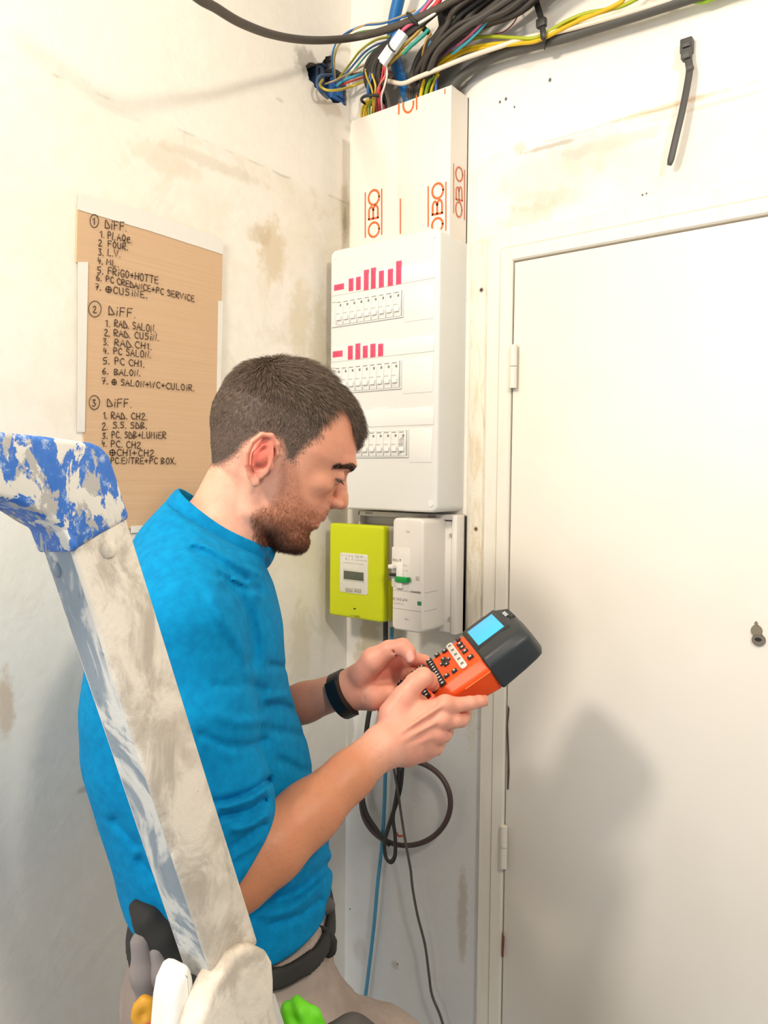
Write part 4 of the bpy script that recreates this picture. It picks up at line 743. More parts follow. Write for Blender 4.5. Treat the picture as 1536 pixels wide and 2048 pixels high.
def sd_nhand(p):
    w = tuple(Wn)
    pal = smin(chain(p, Hc([(768, 1488, .925, 23), (800, 1462, .940, 19), (850, 1428, .950, 14.5), (890, 1411, .953, 12.5)]), 8),
               chain(p, Hc([(772, 1496, .926, 22), (805, 1482, .938, 18), (850, 1462, .947, 14.5), (882, 1441, .951, 12)]), 8), 8)
    pal = smin(pal, chain(p, Hc([(776, 1500, .930, 20), (815, 1496, .943, 17), (850, 1484, .953, 14), (872, 1471, .955, 11.5)]), 8), 8)
    pal = smin(pal, chain(p, Hc([(778, 1503, .937, 18), (815, 1506, .952, 15.5), (845, 1502, .960, 12), (858, 1496, .960, 10.5)]), 8), 8)
    pal = smin(pal, chain(p, Hc([(790, 1462, .945, 18), (820, 1412, .965, 13), (842, 1404, .972, 9)]), 8), 12)
    d = pal
    d = smin(d, chain(p, NH['thb'], 4), 11)
    f = chain(p, NH['idx'], 2.5)
    for k in ('mid', 'rng', 'pnk'): f = smin(f, chain(p, NH[k], 2.5), 2.2)
    d = smin(d, f, 7)
    # tendons and knuckles
    for a, b in (((795, 1468, .918), (888, 1407, .940)), ((800, 1482, .916), (883, 1438, .938)), ((806, 1496, .921), (874, 1468, .940))):
        d = smin(d, chain(p, Hc([a+(2.2,), b+(2.6,)]), 2), 5)
    for a in ((889, 1408, .947, 10), (884, 1439, .943, 10), (874, 1469, .946, 9.5), (858, 1494, .952, 8.5)): d = smin(d, sph(p, HQ(*a[:3]), a[3]), 5)
    # veins
    vx = chain(p, Hc([(792, 1500, .918, 1.6), (812, 1478, .921, 1.6), (838, 1466, .930, 1.6), (850, 1452, .934, 1.4), (872, 1448, .938, 1.2)]), 2)
    return smin(d, vx, 4)
# far hand: palm towards the camera, thumb bent on top
FH = dict(
    idx=Hc([(796, 1318, 1.090, 11.5), (822, 1316, 1.102, 10.2), (848, 1322, 1.115, 9.2), (872, 1338, 1.112, 8.2), (884, 1352, 1.105, 7.4)]),
    mid=Hc([(798, 1340, 1.100, 12), (824, 1343, 1.116, 10.5), (852, 1366, 1.120, 9), (868, 1382, 1.105, 8)]),
    rng=Hc([(790, 1374, 1.096, 11), (812, 1384, 1.112, 9.6), (838, 1396, 1.112, 8.8), (852, 1404, 1.098, 7.8)]),
    pnk=Hc([(776, 1396, 1.088, 10), (796, 1408, 1.098, 8.6), (814, 1416, 1.096, 8), (828, 1418, 1.086, 7)]),
    thb=Hc([(722, 1352, 1.062, 17), (748, 1320, 1.052, 17.5), (778, 1300, 1.046, 13), (805, 1294, 1.042, 11.6), (816, 1304, 1.038, 10), (821, 1316, 1.036, 8.6)]))
def sd_fhand(p):
    d = None
    for k, a in (('idx', (716, 1356, 1.074, 20)), ('mid', (712, 1368, 1.078, 20)), ('rng', (710, 1380, 1.078, 20)), ('pnk', (712, 1390, 1.074, 19))):
        b = FH[k][0]; m = lerp(HQ(*a[:3]), b[:3], .55); e = chain(p, [_c(HQ(*a[:3]), a[3]), _c(m, 17.5), b[:3]+(b[3]+2.5,)], 6); d = e if d is None else smin(d, e, 9)
    d = smin(d, chain(p, Hc([(712, 1392, 1.068, 18), (745, 1394, 1.062, 17), (775, 1386, 1.068, 14)]), 8), 9)      # heel of the hand
    d = smin(d, chain(p, FH['thb'], 4), 8)
    f = chain(p, FH['idx'], 2.5)
    for k in ('mid', 'rng', 'pnk'): f = smin(f, chain(p, FH[k], 2.5), 2)
    d = smin(d, f, 6)
    d = smax(d, -chain(p, Hc([(786, 1302, 1.034, 1.2), (797, 1314, 1.042, 2.2), (790, 1330, 1.047, 1.2), (772, 1352, 1.046, .8)]), 1), 4)
    d = smax(d, -chain(p, Hc([(727, 1372, 1.044, .8), (728, 1400, 1.046, .8)]), 1), 2.5)
    return d
GR = [(sd_head, (20, 0, 25), 165), (sd_neck, (-60, 0, -90), 165), (sd_trunk, (-90, 0, -380), 420),
      (lambda p: sd_arm(p, S_n, E_n, Wn, 1), (0, 130, -320), 290), (lambda p: sd_arm(p, S_f, E_f, Wf, -1), (0, -130, -300), 280),
      (sd_nhand, tuple(HQ(835, 1440, .955)), 115), (sd_fhand, tuple(HQ(790, 1350, 1.08)), 125)]
KS = [0, 10, 14, 16, 16, 9, 9]
def sd_skin(p):
    d = np.full(len(p), 90., np.float32)
    for (f, c, r), k in zip(GR, KS):
        dist = np.linalg.norm(p-np.array(c, np.float32), axis=1)-r; m = dist < 45
        if m.any():
            e = f(p[m]).astype(np.float32); e = np.where(np.isfinite(e), e, 90); d[m] = smin(d[m], e, max(k, .01))
        if (~m).any(): d[~m] = np.minimum(d[~m], dist[~m]-0)
    return d
V, Q = surfnet(sd_skin, (-230, -260, -760), (270, 260, 180), SKIN_H)
print('skin', len(V))
# ---- colour of the skin (the person's own complexion)
u, v, y = V[:, 0]*cp_-V[:, 2]*sp_, V[:, 0]*sp_+V[:, 2]*cp_, V[:, 1]; ay = np.abs(y)
def g3(c, r): return np.exp(-(((u-c[0])/r[0])**2+((v-c[1])/r[1])**2+((ay-c[2])/r[2])**2))
base = np.tile(np.array(lin('e6ab92')[:3]), (len(V), 1))
def tint(c, m): 
    global base
    m = np.clip(m, 0, 1)[:, None]; base = base*(1-m)+np.array(lin(c)[:3])*m
hd = V[:, 2] > -150
arm = (V[:, 2] < -200)
def along(a, b): 
    ab = b-a; return ((V-a)@ab)/(ab@ab)
for E0, W0, sgn, cc in ((E_n, Wn, 1, 'c98258'), (E_f, Wf, -1, 'b0745a')):
    t = along(E0, W0); tint(cc, .85*arm*(np.sign(y+25*sgn*0) == sgn)*np.clip((1.02-t)/.22, 0, 1))
for k, (Hd, c) in enumerate(((NH, 'e3a48c'), (FH, 'e79c86'))):
    m = np.zeros(len(V))
    for fn, pts in Hd.items():
        m = np.maximum(m, np.exp(-(np.linalg.norm(V-np.array(pts[-1][:3]), axis=1)/16)**2))
        m = np.maximum(m, .7*np.exp(-(np.linalg.norm(V-np.array(pts[0][:3]), axis=1)/15)**2))
    tint('d97b66', .5*m)
for E0, W0, sgn in ((E_n, Wn, 1), (E_f, Wf, -1)): tint('dd8c76', .42*arm*np.clip((along(E0, W0)-.96)/.12, 0, 1)*((y > -10) if sgn > 0 else (y < 30))*(V[:, 0] > 90))
tint('d9604f', .55*arm*np.exp(-(np.linalg.norm((V-HQ(795, 1335, 1.06)), axis=1)/24)**2))
nl = np.array(HQ(820, 1313, 1.027)); tint('f2bcae', .9*(np.linalg.norm((V-nl)/np.array((5.2, 6, 7.5)), axis=1) < 1))
tint('d8604e', .75*hd*np.clip((ay-75)/4, 0, 1)*np.exp(-(np.hypot((u+16)/17, (v-2)/27))**4))
tint('b83a34', .6*hd*g3((-19, 3, 80), (7, 18, 9)))
tint('d87f68', .6*hd*g3((104, -9, 0), (12, 10, 14)))
tint('d98a70', .45*hd*g3((78, -2, 44), (16, 16, 18)))
tint('d4875f', .5*hd*np.clip((u-5)/40, 0, 1))
tint('cf7c5e', .40*hd*g3((88, 60, 0), (30, 34, 60)))
tint('c4685c', .75*hd*g3((84, -41.5, 6), (9, 4.5, 17)))
tint('b87060', .5*hd*g3((87, 10, 34), (6, 5, 12)))
# stubble under the beard and the short hair
def poly_in(pu, pv, poly):
    ins = np.zeros(pu.shape, bool); n = len(poly)
    for i in range(n):
        (x1, y1), (x2, y2) = poly[i], poly[(i+1) % n]; c = ((y1 > pv) != (y2 > pv)) & (pu < (x2-x1)*(pv-y1)/(y2-y1+1e-12)+x1); ins ^= c
    return ins
def uvp(px, py):
    dd = dirv(px, py); t = ((Oh+ey*.055-C_)@ey)/(dd@ey); q = FR@(C_+dd*t-Oh)*1000; return (q[0]*cp_-q[2]*sp_, q[0]*sp_+q[2]*cp_)
def softmask(poly, pu, pv, s):
    d = polydist(pu, pv, list(poly)+[poly[0]]); i = poly_in(pu, pv, poly); return np.clip(.5+np.where(i, d, -d)/(2*s), 0, 1)
BEARD = [uvp(*a) for a in ((563, 922), (590, 922), (598, 950), (604, 985), (616, 1010), (640, 1026), (662, 1020), (674, 1024), (672, 1050), (660, 1058), (650, 1062), (660, 1120), (600, 1150), (540, 1130), (510, 1075), (504, 1030), (528, 1012), (548, 1004), (556, 980))]
HAIR = [uvp(*a) for a in ((410, 932), (380, 800), (430, 690), (560, 640), (700, 700), (760, 800), (730, 905), (712, 860), (702, 828), (690, 806), (672, 806), (655, 828), (648, 850), (640, 874), (622, 884), (606, 900), (588, 926), (568, 922), (568, 905), (560, 884), (535, 872), (508, 880), (490, 890), (474, 910), (452, 925), (430, 934))]
bm_ = softmask(BEARD, u, v, 4)*(v < 36)
bm_ *= 1-np.exp(-(((u-86)/12)**2+((v+43.5)/6.5)**2+(y/24)**2)**2)*(u>70)
bm_ *= (V[:, 2] > -135)*(~((ay > 72) & (u < 14) & (v > -36)))
hm_ = softmask(HAIR, u, v, 5.5)*(V[:, 2] > -20)*(~((ay > 78.5) & (u < 6) & (u > -44) & (v < 33)))
# full head coverage above the hairline, front hairline further back at the temples
tint('a8694c', .42*bm_); tint('4f433c', .95*np.clip(hm_*1.5-.5, 0, 1))
me = fastmesh('person', W2(V)-FEET, Q); setcol(me, base)
g = G('skin', .46); at = g.n.new('ShaderNodeAttribute'); at.attribute_name = 'Col'
nz = g.noise(g.pos(), 260, 3, .6); n2 = g.noise(g.pos(), 38, 3, .6)
lum = g.mr(g.xyz(at.outputs['Color'])[0], .15, .4)
cc = g.mix(g.ma('MULTIPLY', lum, g.mr(n2, .4, .75, 0, .22)), at.outputs['Color'], lin('d2735c'))
cc = g.mix(g.ma('MULTIPLY', lum, g.mr(g.noise(g.pos(), 420, 2), .70, .78, 0, .25)), cc, lin('8a4a34'))
g.col(cc); g.bump(nz, .22, .0012)
g.b.inputs['Subsurface Weight'].default_value = .12; g.b.inputs['Subsurface Radius'].default_value = (.8, .3, .15); g.b.inputs['Subsurface Scale'].default_value = .006
g.b.inputs['Specular IOR Level'].default_value = .38
person = link('person', me, g.m, smooth=True); person.location = FEET
tag(person, 'man in bright blue sweatshirt with short brown hair and reddish beard, looking down', 'person')

def pw(q): return W2(q)-FEET
# ---- eyes
for sy in (1, -1):
    c = pw(np.array(H(74.2, 18.5, 32*sy)))
    bm = bmesh.new(); bmesh.ops.create_uvsphere(bm, u_segments=24, v_segments=16, radius=.0122)
    me = bpy.data.meshes.new('eye'); bm.to_mesh(me); bm.free()
    e = link('eye', me, [plain('a0948c', .35), plain('20140e', .3)], person, smooth=True); e.location = c
    gz = FR.T@np.array(H(.92, -.38, 0)[:3]); gz = Vector(gz).normalized()
    for pl in me.polygons: pl.material_index = 1 if pl.center.normalized().dot(gz) > .88 else 0

# ---- strands: hair, beard, brows, lashes as thin tapering three-sided tubes
me = person.data
vn = np.zeros(len(V)*3, np.float32); me.vertices.foreach_get('normal', vn) if False else None
tri = np.concatenate([Q[:, [0, 1, 2]], Q[:, [0, 2, 3]]]); A, B, Cc = V[tri[:, 0]], V[tri[:, 1]], V[tri[:, 2]]
fn = np.cross(B-A, Cc-A); ar = np.linalg.norm(fn, axis=1)/2; fn /= (2*ar[:, None]+1e-9)
cen = (A+B+Cc)/3
if ((cen-np.array((0, 0, 20)))*fn)[(cen[:, 2] > 60)].sum() < 0: fn = -fn; print('flip normals'); me.flip_normals()
def sample(mask, n, rs):
    wgt = ar*mask[tri].mean(1); cdf = np.cumsum(wgt); i = np.searchsorted(cdf, rs.rand(n)*cdf[-1]); i = np.clip(i, 0, len(tri)-1)
    a, b = rs.rand(n), rs.rand(n); f = a+b > 1; a[f] = 1-a[f]; b[f] = 1-b[f]
    return A[i]+(B[i]-A[i])*a[:, None]+(Cc[i]-A[i])*b[:, None], fn[i]
def nrm(a): return a/(np.linalg.norm(a, axis=-1, keepdims=True)+1e-9)
def strands(name, root, nor, comb, length, rad, mat, lift=.5, curl=0., seg=4, rs=None, lab=None, tone=None):
    """root (N,3) mm; comb (N,3) direction the hair lies in; lift: share of normal at the root"""
    n = len(root); d = nrm(nor*lift+comb*(1-lift)); p = [root-nor*.6]; cur = p[0]; st = length/seg
    end = nrm(comb+nor*.12)
    for i in range(seg):
        t = (i+1)/seg; dd = nrm(d*(1-t)+end*t+rs.randn(n, 3)*curl); cur = cur+dd*st[:, None]; p.append(cur)
    p = np.stack(p, 1); T = nrm(p[:, -1]-p[:, 0]); a1 = nrm(np.cross(T, nrm(rs.randn(n, 3)))); a2 = np.cross(T, a1)
    VV = []; 
    for i in range(seg):
        rr = rad*(1-.55*i/seg)
        for k in range(3):
            an = 2*math.pi*k/3; VV.append(p[:, i]+(a1*math.cos(an)+a2*math.sin(an))*rr)
    VV.append(p[:, seg]); VV = np.stack(VV, 1); m = VV.shape[1]
    F = []
    for i in range(seg-1):
        for k in range(3): F.append((i*3+k, i*3+(k+1) % 3, (i+1)*3+(k+1) % 3)); F.append((i*3+k, (i+1)*3+(k+1) % 3, (i+1)*3+k))
    for k in range(3): F.append(((seg-1)*3+k, (seg-1)*3+(k+1) % 3, m-1))
    F = (np.array(F)[None]+(np.arange(n)*m)[:, None, None]).reshape(-1, 3)
    me = fastmesh(name, W2(VV.reshape(-1, 3))-FEET, F); rnd = np.repeat(rs.rand(n) if tone is None else np.clip(rs.rand(n)*.55+tone, 0, 1), m); setcol(me, np.stack([rnd]*3, 1), 'Rnd')
    o = link(name, me, mat, person, smooth=True)
    if lab: o['label'] = lab
    return o
def hairmat(name, a, b, rough=.45):
    g = G(name, rough); at = g.n.new('ShaderNodeAttribute'); at.attribute_name = 'Rnd'; g.col(g.mix(at.outputs['Fac'], lin(a), lin(b))); g.b.inputs['Specular IOR Level'].default_value = .35; return g.m
rs = np.random.RandomState(4)
M_HAIR = hairmat('brown_hair', '392c25', '9a8572'); M_BEARD = hairmat('ginger_beard', '4a2416', 'b8754a'); M_BROW = hairmat('dark_brow', '1a1210', '4a342a')
def dir3(du, dv, dy): return np.stack([du*cp_+dv*sp_, dy, -du*sp_+dv*cp_], -1)
rt, nr = sample(hm_**1.0, NHAIR, rs); ru, rv, ry = rt[:, 0]*cp_-rt[:, 2]*sp_, rt[:, 0]*sp_+rt[:, 2]*cp_, rt[:, 1]
# whorl at the back of the crown, combed forward on top, down at the sides and back
top = np.clip((rv-62)/35, 0, 1); fr = np.clip((ru-10)/60, 0, 1)
fw_ = np.tanh((ru+62)/26)
comb = dir3(.9*fw_*top+.35*(1-top)*fw_, -.15*top-1.0*(1-top)-.45*fr*top-.3*(1-np.abs(fw_))*top, .3*np.tanh((ry+6)/14)*top+.25*(1-np.abs(fw_))*top)
comb += rs.randn(len(rt), 3)*.16; comb = nrm(comb-nr*(comb*nr).sum(1, keepdims=True)*.85)
ln = (5+19*top+9*top*fr)*(1-.35*rs.rand(len(rt))); fade = np.clip((rv-8+np.clip(-ru-20, 0, 80)*.35)/40, .45, 1); ln *= np.where(top < .6, fade+.15, 1)
strands('hair', rt, nr, comb, ln, .2, M_HAIR, lift=.5, curl=.08, rs=rs)
# fringe hanging from the front hairline
n = 1500; fy = rs.uniform(-38, 40, n); fu0 = 70-np.abs(fy)*.35+rs.uniform(-16, 8, n); root = []
fv0 = np.interp(fu0, [40, 55, 62, 71, 78], [118, 109.5, 104, 95, 88])-np.abs(fy)**2*.008
root = np.stack([fu0*cp_+fv0*sp_, fy, -fu0*sp_+fv0*cp_], -1); nor = nrm(dir3(np.full(n, .8), np.full(n, .55), fy*.006))
L = rs.uniform(26, 46, n)*np.clip(1.1-np.abs(fy-6)/75, .4, 1); st = 7; pts = [root-nor*2]; cur = pts[0]; tw = rs.uniform(.8, 1.2, n)
for i in range(st):
    t = i/st; dd = nrm(dir3(1.15*np.cos(2.15*t*tw-.05), -.45-np.sin(2.1*t*tw)*1.1, .15*np.sin(fy*.12)-fy*.004)+rs.randn(n, 3)*.05); cur = cur+dd*(L/st)[:, None]; pts.append(cur)
pts = np.stack(pts, 1)
VV = []
for i in range(st+1):
    for k in range(3):
        an = 2.1*k; VV.append(pts[:, i]+np.array((math.cos(an)*.8, math.sin(an), math.cos(an)*.6))*.17*(1-.7*i/st))
VV = np.stack(VV, 1); m = VV.shape[1]; F = [(i*3+k, i*3+(k+1) % 3, (i+1)*3+(k+1) % 3, (i+1)*3+k) for i in range(st) for k in range(3)]
F = (np.array(F)[None]+(np.arange(n)*m)[:, None, None]).reshape(-1, 4); me = fastmesh('hair_fringe', W2(VV.reshape(-1, 3))-FEET, F)
setcol(me, np.stack([np.repeat(rs.rand(n)*.6, m)]*3, 1), 'Rnd'); link('fringe', me, M_HAIR, person, smooth=True)
# beard
dens = bm_*(.62+.38*softmask([uvp(*a) for a in ((500, 1040), (560, 1010), (610, 1040), (640, 1075), (640, 1130), (520, 1130))], u, v, 9))
rt, nr = sample(dens, NBEARD, rs); ru, rv, ry = rt[:, 0]*cp_-rt[:, 2]*sp_, rt[:, 0]*sp_+rt[:, 2]*cp_, rt[:, 1]
comb = dir3(np.full(len(rt), .18), np.full(len(rt), -1.), 0*ry)+rs.randn(len(rt), 3)*.28; comb = nrm(comb-nr*(comb*nr).sum(1, keepdims=True)*.6)
ln = np.clip(2.2+(-rv-20)*.075, 2.2, 8.5)*rs.uniform(.7, 1.2, len(rt)); strands('beard', rt, nr, comb, ln, .14, M_BEARD, lift=.55, curl=.16, seg=3, rs=rs, tone=np.clip((rv+85)/60, 0, .6)-.1)
# eyebrows and lashes
for sy in (1, -1):
    bl_ = [H(94, 35, 8*sy), H(94.5, 37, 16*sy), H(91, 38, 28*sy), H(84, 35, 40*sy), H(73, 29.5, 49*sy)]; md = np.full(len(V), 99.)
    for i in range(4):
        a_, b_ = np.array(bl_[i]), np.array(bl_[i+1]); tt = np.clip(((V-a_)@(b_-a_))/((b_-a_)@(b_-a_)), 0, 1); md = np.minimum(md, np.linalg.norm(V-a_-tt[:, None]*(b_-a_), axis=1)+i*.35+tt*.3)
    rt, nr = sample(np.clip((6.2-md)/2, 0, 1)*(np.sign(y) == sy), 900, rs); n = len(rt); t = np.clip((np.abs(rt[:, 1])-8)/40, 0, 1)
    comb = nrm(dir3(-.55*t, .15-.45*t, sy*np.full(n, 1.))+rs.randn(n, 3)*.15); comb = nrm(comb-nr*(comb*nr).sum(1, keepdims=True)*.9)
    strands('eyebrow', rt, nr, comb, rs.uniform(6, 9, n), .2, M_BROW, lift=.22, curl=.05, seg=3, rs=rs)
    n = 90; t = rs.rand(n); an = math.radians(-38)+t*math.radians(116); yy = sy*(32+13.6*np.sin(an)); uu = 74.4+13.4*np.cos(an); vv = 15.6-1.2*(t-.5); root = np.stack([uu*cp_+vv*sp_, yy, -uu*sp_+vv*cp_], -1)
    od = dir3(np.cos(an), np.zeros(n), sy*np.sin(an)); strands('eyelash', root, nrm(od), nrm(od+dir3(0*t, np.full(n, -.75), 0*t)), rs.uniform(4.5, 7, n), .16, M_BROW, lift=.3, seg=3, rs=rs)
# fine hair on both forearms
for E0, W0, sgn, N0 in ((E_n, Wn, 1, NARM), (E_f, Wf, -1, NARM//2)):
    t = along(E0, W0); m = arm*(np.sign(y) == sgn)*(t > .02)*(t < .98)*(np.linalg.norm(V-(E0+np.outer(t, W0-E0)), axis=1) < 52)
    rt, nr = sample(m.astype(float), N0, rs); ax = nrm((W0-E0)[None]); comb = nrm(ax+rs.randn(len(rt), 3)*.35+np.array((0, 0, -.4))); comb = nrm(comb-nr*(comb*nr).sum(1, keepdims=True)*.8)
    strands('arm_hair', rt, nr, comb, rs.uniform(4, 9, len(rt)), .045, M_BEARD, lift=.3, curl=.08, seg=3, rs=rs)
# ---------------------------------------------------------------- sweatshirt
ROWS = [  # z, back, front, half width
 (-30, -118, -72, 34), (-55, -138, -60, 62), (-86, -162, -45, 92), (-112, -176, -14, 122), (-135, -188, -8, 150), (-163, -200, 3, 170), (-215, -214, 16, 177), (-261, -223, 19, 172), (-300, -230, 25, 164),
 (-340, -230, 37, 160), (-375, -226, 48, 158), (-430, -210, 60, 158), (-484, -194, 74, 160), (-519, -186, 80, 163), (-548, -178, 77, 166), (-575, -172, 70, 163), (-620, -172, 70, 163)]
_r = np.array(ROWS, float)
def sd_loft(p, R, n=2.4):
    z = np.clip(p[:, 2], R[:, 0].min(), R[:, 0].max()); b = pchip(R[:, 0], R[:, 1], z); f = pchip(R[:, 0], R[:, 2], z); w = pchip(R[:, 0], R[:, 3], z)
    a = (f-b)/2; m = (f+b)/2; N = ((np.abs(p[:, 0]-m)/a)**n+(np.abs(p[:, 1])/w)**n)**(1/n)
    return (N-1)*np.minimum(a, w)*.85
def to_px(p):
    q = W2(p)-C_; z = q@Fw; return 768+F_*(q@R_)/z, 1024-F_*(q@U_)/z
# creases drawn on the near side: (points, width px, depth mm), negative depth = ridge
CR = [
 ([(536, 1560), (500, 1585), (455, 1600), (425, 1605)], 7, 6.5), ([(530, 1600), (495, 1622), (450, 1632), (430, 1640)], 6, 6), ([(530, 1580), (490, 1603), (445, 1615)], 7, -6),
 ([(534, 1630), (500, 1652), (470, 1660)], 7, -6), ([(528, 1650), (500, 1668), (468, 1690)], 5, 4), ([(520, 1680), (495, 1700), (470, 1715)], 5, -3),
 ([(532, 1480), (500, 1492), (450, 1490), (405, 1470)], 9, 3), ([(528, 1440), (480, 1445), (430, 1430)], 10, -2.5), ([(530, 1380), (490, 1370), (430, 1372)], 9, 2.2),
 ([(455, 1175), (478, 1190), (498, 1230), (510, 1290), (505, 1330)], 13, 5), ([(425, 1200), (445, 1240), (478, 1285), (500, 1340)], 14, -4),
 ([(385, 1098), (415, 1110), (455, 1135), (490, 1158)], 7, 3.5), ([(390, 1085), (430, 1100), (480, 1130), (520, 1150)], 6, -2.5), ([(440, 1150), (480, 1170), (520, 1180)], 7, 3.5), ([(470, 1160), (500, 1175), (520, 1195)], 5, -2.5),
 ([(540, 1330), (570, 1335)], 7, 3), ([(538, 1415), (560, 1412), (592, 1420)], 8, 4), ([(538, 1395), (570, 1390)], 8, -2.5), ([(545, 1460), (600, 1470)], 9, 3), ([(560, 1520), (600, 1540), (625, 1545)], 9, 3),
 ([(545, 1800), (600, 1780), (655, 1730)], 12, 5), ([(520, 1830), (580, 1820), (640, 1770)], 10, -3), ([(540, 1850), (600, 1830), (640, 1800)], 7, 3), ([(600, 1700), (650, 1690)], 12, 3), ([(520, 1780), (570, 1760), (620, 1720)], 12, -3),
 ([(280, 1720), (310, 1760), (340, 1800)], 10, 4), ([(230, 1640), (270, 1690)], 10, 3)]
def folds(p, k=1.):
    x, y = to_px(p); d = np.zeros(len(p), np.float32); near = np.clip((p[:, 1]+60)/60, 0, 1)
    for pts, wd, dp in CR:
        r = polydist(x.astype(np.float32), y.astype(np.float32), smoothpts(pts, 4)); d += dp*np.exp(-(r/wd)**2)
    return d*near*k*1.2
def wob(p, s, seed):
    r = np.random.RandomState(seed); d = 0
    for i in range(7):
        kx = r.randn(3)*s; d = d+np.sin(p@kx.astype(np.float32)+r.rand()*6.28)
    return d/2.6
SLn = [_c(S_n+np.array((0, 0, 4)), 60), _c(lerp(S_n, E_n, .35)+np.array((-4, 0, 0)), 56), _c(lerp(S_n, E_n, .7), 50), _c(lerp(S_n, E_n, .93)+np.array((2, 0, 0)), 46)]
SLf = [_c(S_f+np.array((0, 0, 4)), 60), _c(lerp(S_f, E_f, .35), 55), _c(lerp(S_f, E_f, .7), 50), _c(lerp(S_f, E_f, .9), 46)]
def sd_sleeve(p, L, S0, E0, W0, cutp):
    d = chain(p, L, 20); ax = (W0-E0)/np.linalg.norm(W0-E0)
    d = smin(d, rc(p, L[-1][:3], E0+ax*34, 46, 43), 12)
    n, c = cutp; return smax(d, (p-np.array(c, np.float32))@np.array(n, np.float32), 5)
axn = (Wn-E_n)/np.linalg.norm(Wn-E_n); ax_u = (E_n-S_n)/np.linalg.norm(E_n-S_n)
axf = (Wf-E_f)/np.linalg.norm(Wf-E_f)
cut_n = (nrm(np.array((.80, 0, -.60))), E_n+np.array((14, 0, 30.))); cut_f = (axf, E_f+axf*90)
def sd_shirt(p):
    d = sd_loft(p, _r); q = np.stack([p[:, 0], np.abs(p[:, 1]), p[:, 2]], -1)
    d = smin(d, chain(q, [(-100, 40, -112, 52), (-96, 110, -150, 52), (-92, 142, -174, 56)], 20), 26)
    d = smin(d, sd_sleeve(p, SLn, S_n, E_n, Wn, cut_n), 7)
    fs = chain(p, SLf, 20); fs = smin(fs, rc(p, SLf[-1][:3], E_f+axf*80, 46, 44), 12); fs = smax(fs, (p-(E_f+axf*84).astype(np.float32))@axf.astype(np.float32), 5)
    d = smin(d, fs, 9)
    d = d+folds(p)+wob(p, .02, 3)*1.4+wob(p, .05, 5)*.35
    hem = -560+10*np.sin(p[:, 1]*.02)-.06*(p[:, 0]+50)
    d = smax(d, hem-p[:, 2], 6)
    # opening at the neck: cut by the collar plane
    nn = np.array((.50, 0, .866), np.float32); pc = np.array((-64, 0, -86), np.float32)
    return smax(d, (p-pc)@nn, 4)
V2, Q2 = surfnet(sd_shirt, (-300, -280, -660), (140, 280, 0), SHIRT_H)
print('shirt', len(V2))
me = fastmesh('sweatshirt', W2(V2)-FEET, Q2)
g = G('blue_fleece', .88); n1 = g.noise(g.pos(), 900, 2, .7); n2 = g.noise(g.pos(), 90, 4, .6)
lint = g.mr(g.noise(g.pos(), 55, 1, .3), .86, .875)
g.col(g.mix(lint, g.mix(g.mr(n2, .3, .7), lin('007ab0'), lin('0089c0')), lin('a8d4ea'))); g.bump(g.ma('ADD', n1, g.ma('MULTIPLY', n2, .25)), .35, .001)
g.b.inputs['Sheen Weight'].default_value = .0; g.b.inputs['Specular IOR Level'].default_value = .15; g.b.inputs['Sheen Roughness'].default_value = .5; g.set(g.b.inputs['Sheen Tint'], lin('7fd0ff'))
M_BLUE = g.m; shirt = link('sweatshirt', me, M_BLUE, person, smooth=True)
# collar: a ribbed band standing off the neck
def collar():
    c0 = np.array((-63, 0, -87.)); a = np.array((.866, 0, -.5)); b = np.array((0, 1., 0)); n = np.array((.5, 0, .866)); rows = []; N = 72
    prof = [(0, -14), (4, -8), (5, 4), (3.5, 14), (1.5, 17.5), (-1, 18), (-2.2, 14), (-2.4, 0), (-2.4, -12)]
    V = []
    for i in range(N):
        t = 2*math.pi*i/N; rx, ry = 69, 64; back = max(0, -math.cos(t))
        for dr, h in prof:
            r = dr+back*5+ .8*math.sin(3*t+1); lean = -h*.10
            V.append(c0+a*(rx+r+lean)*math.cos(t)+b*(ry+r+lean)*math.sin(t)+n*(h*(1+.25*back)-4+2*math.cos(2*t)))
    m = len(prof); F = [(i*m+j, ((i+1) % N)*m+j, ((i+1) % N)*m+(j+1) % m, i*m+(j+1) % m) for i in range(N) for j in range(m)]
    o = mesh('collar', W2(np.array(V))-FEET, F, M_BLUE, shirt, smooth=True); s = o.modifiers.new('s', 'SUBSURF'); s.levels = s.render_levels = 2; return o
collar()
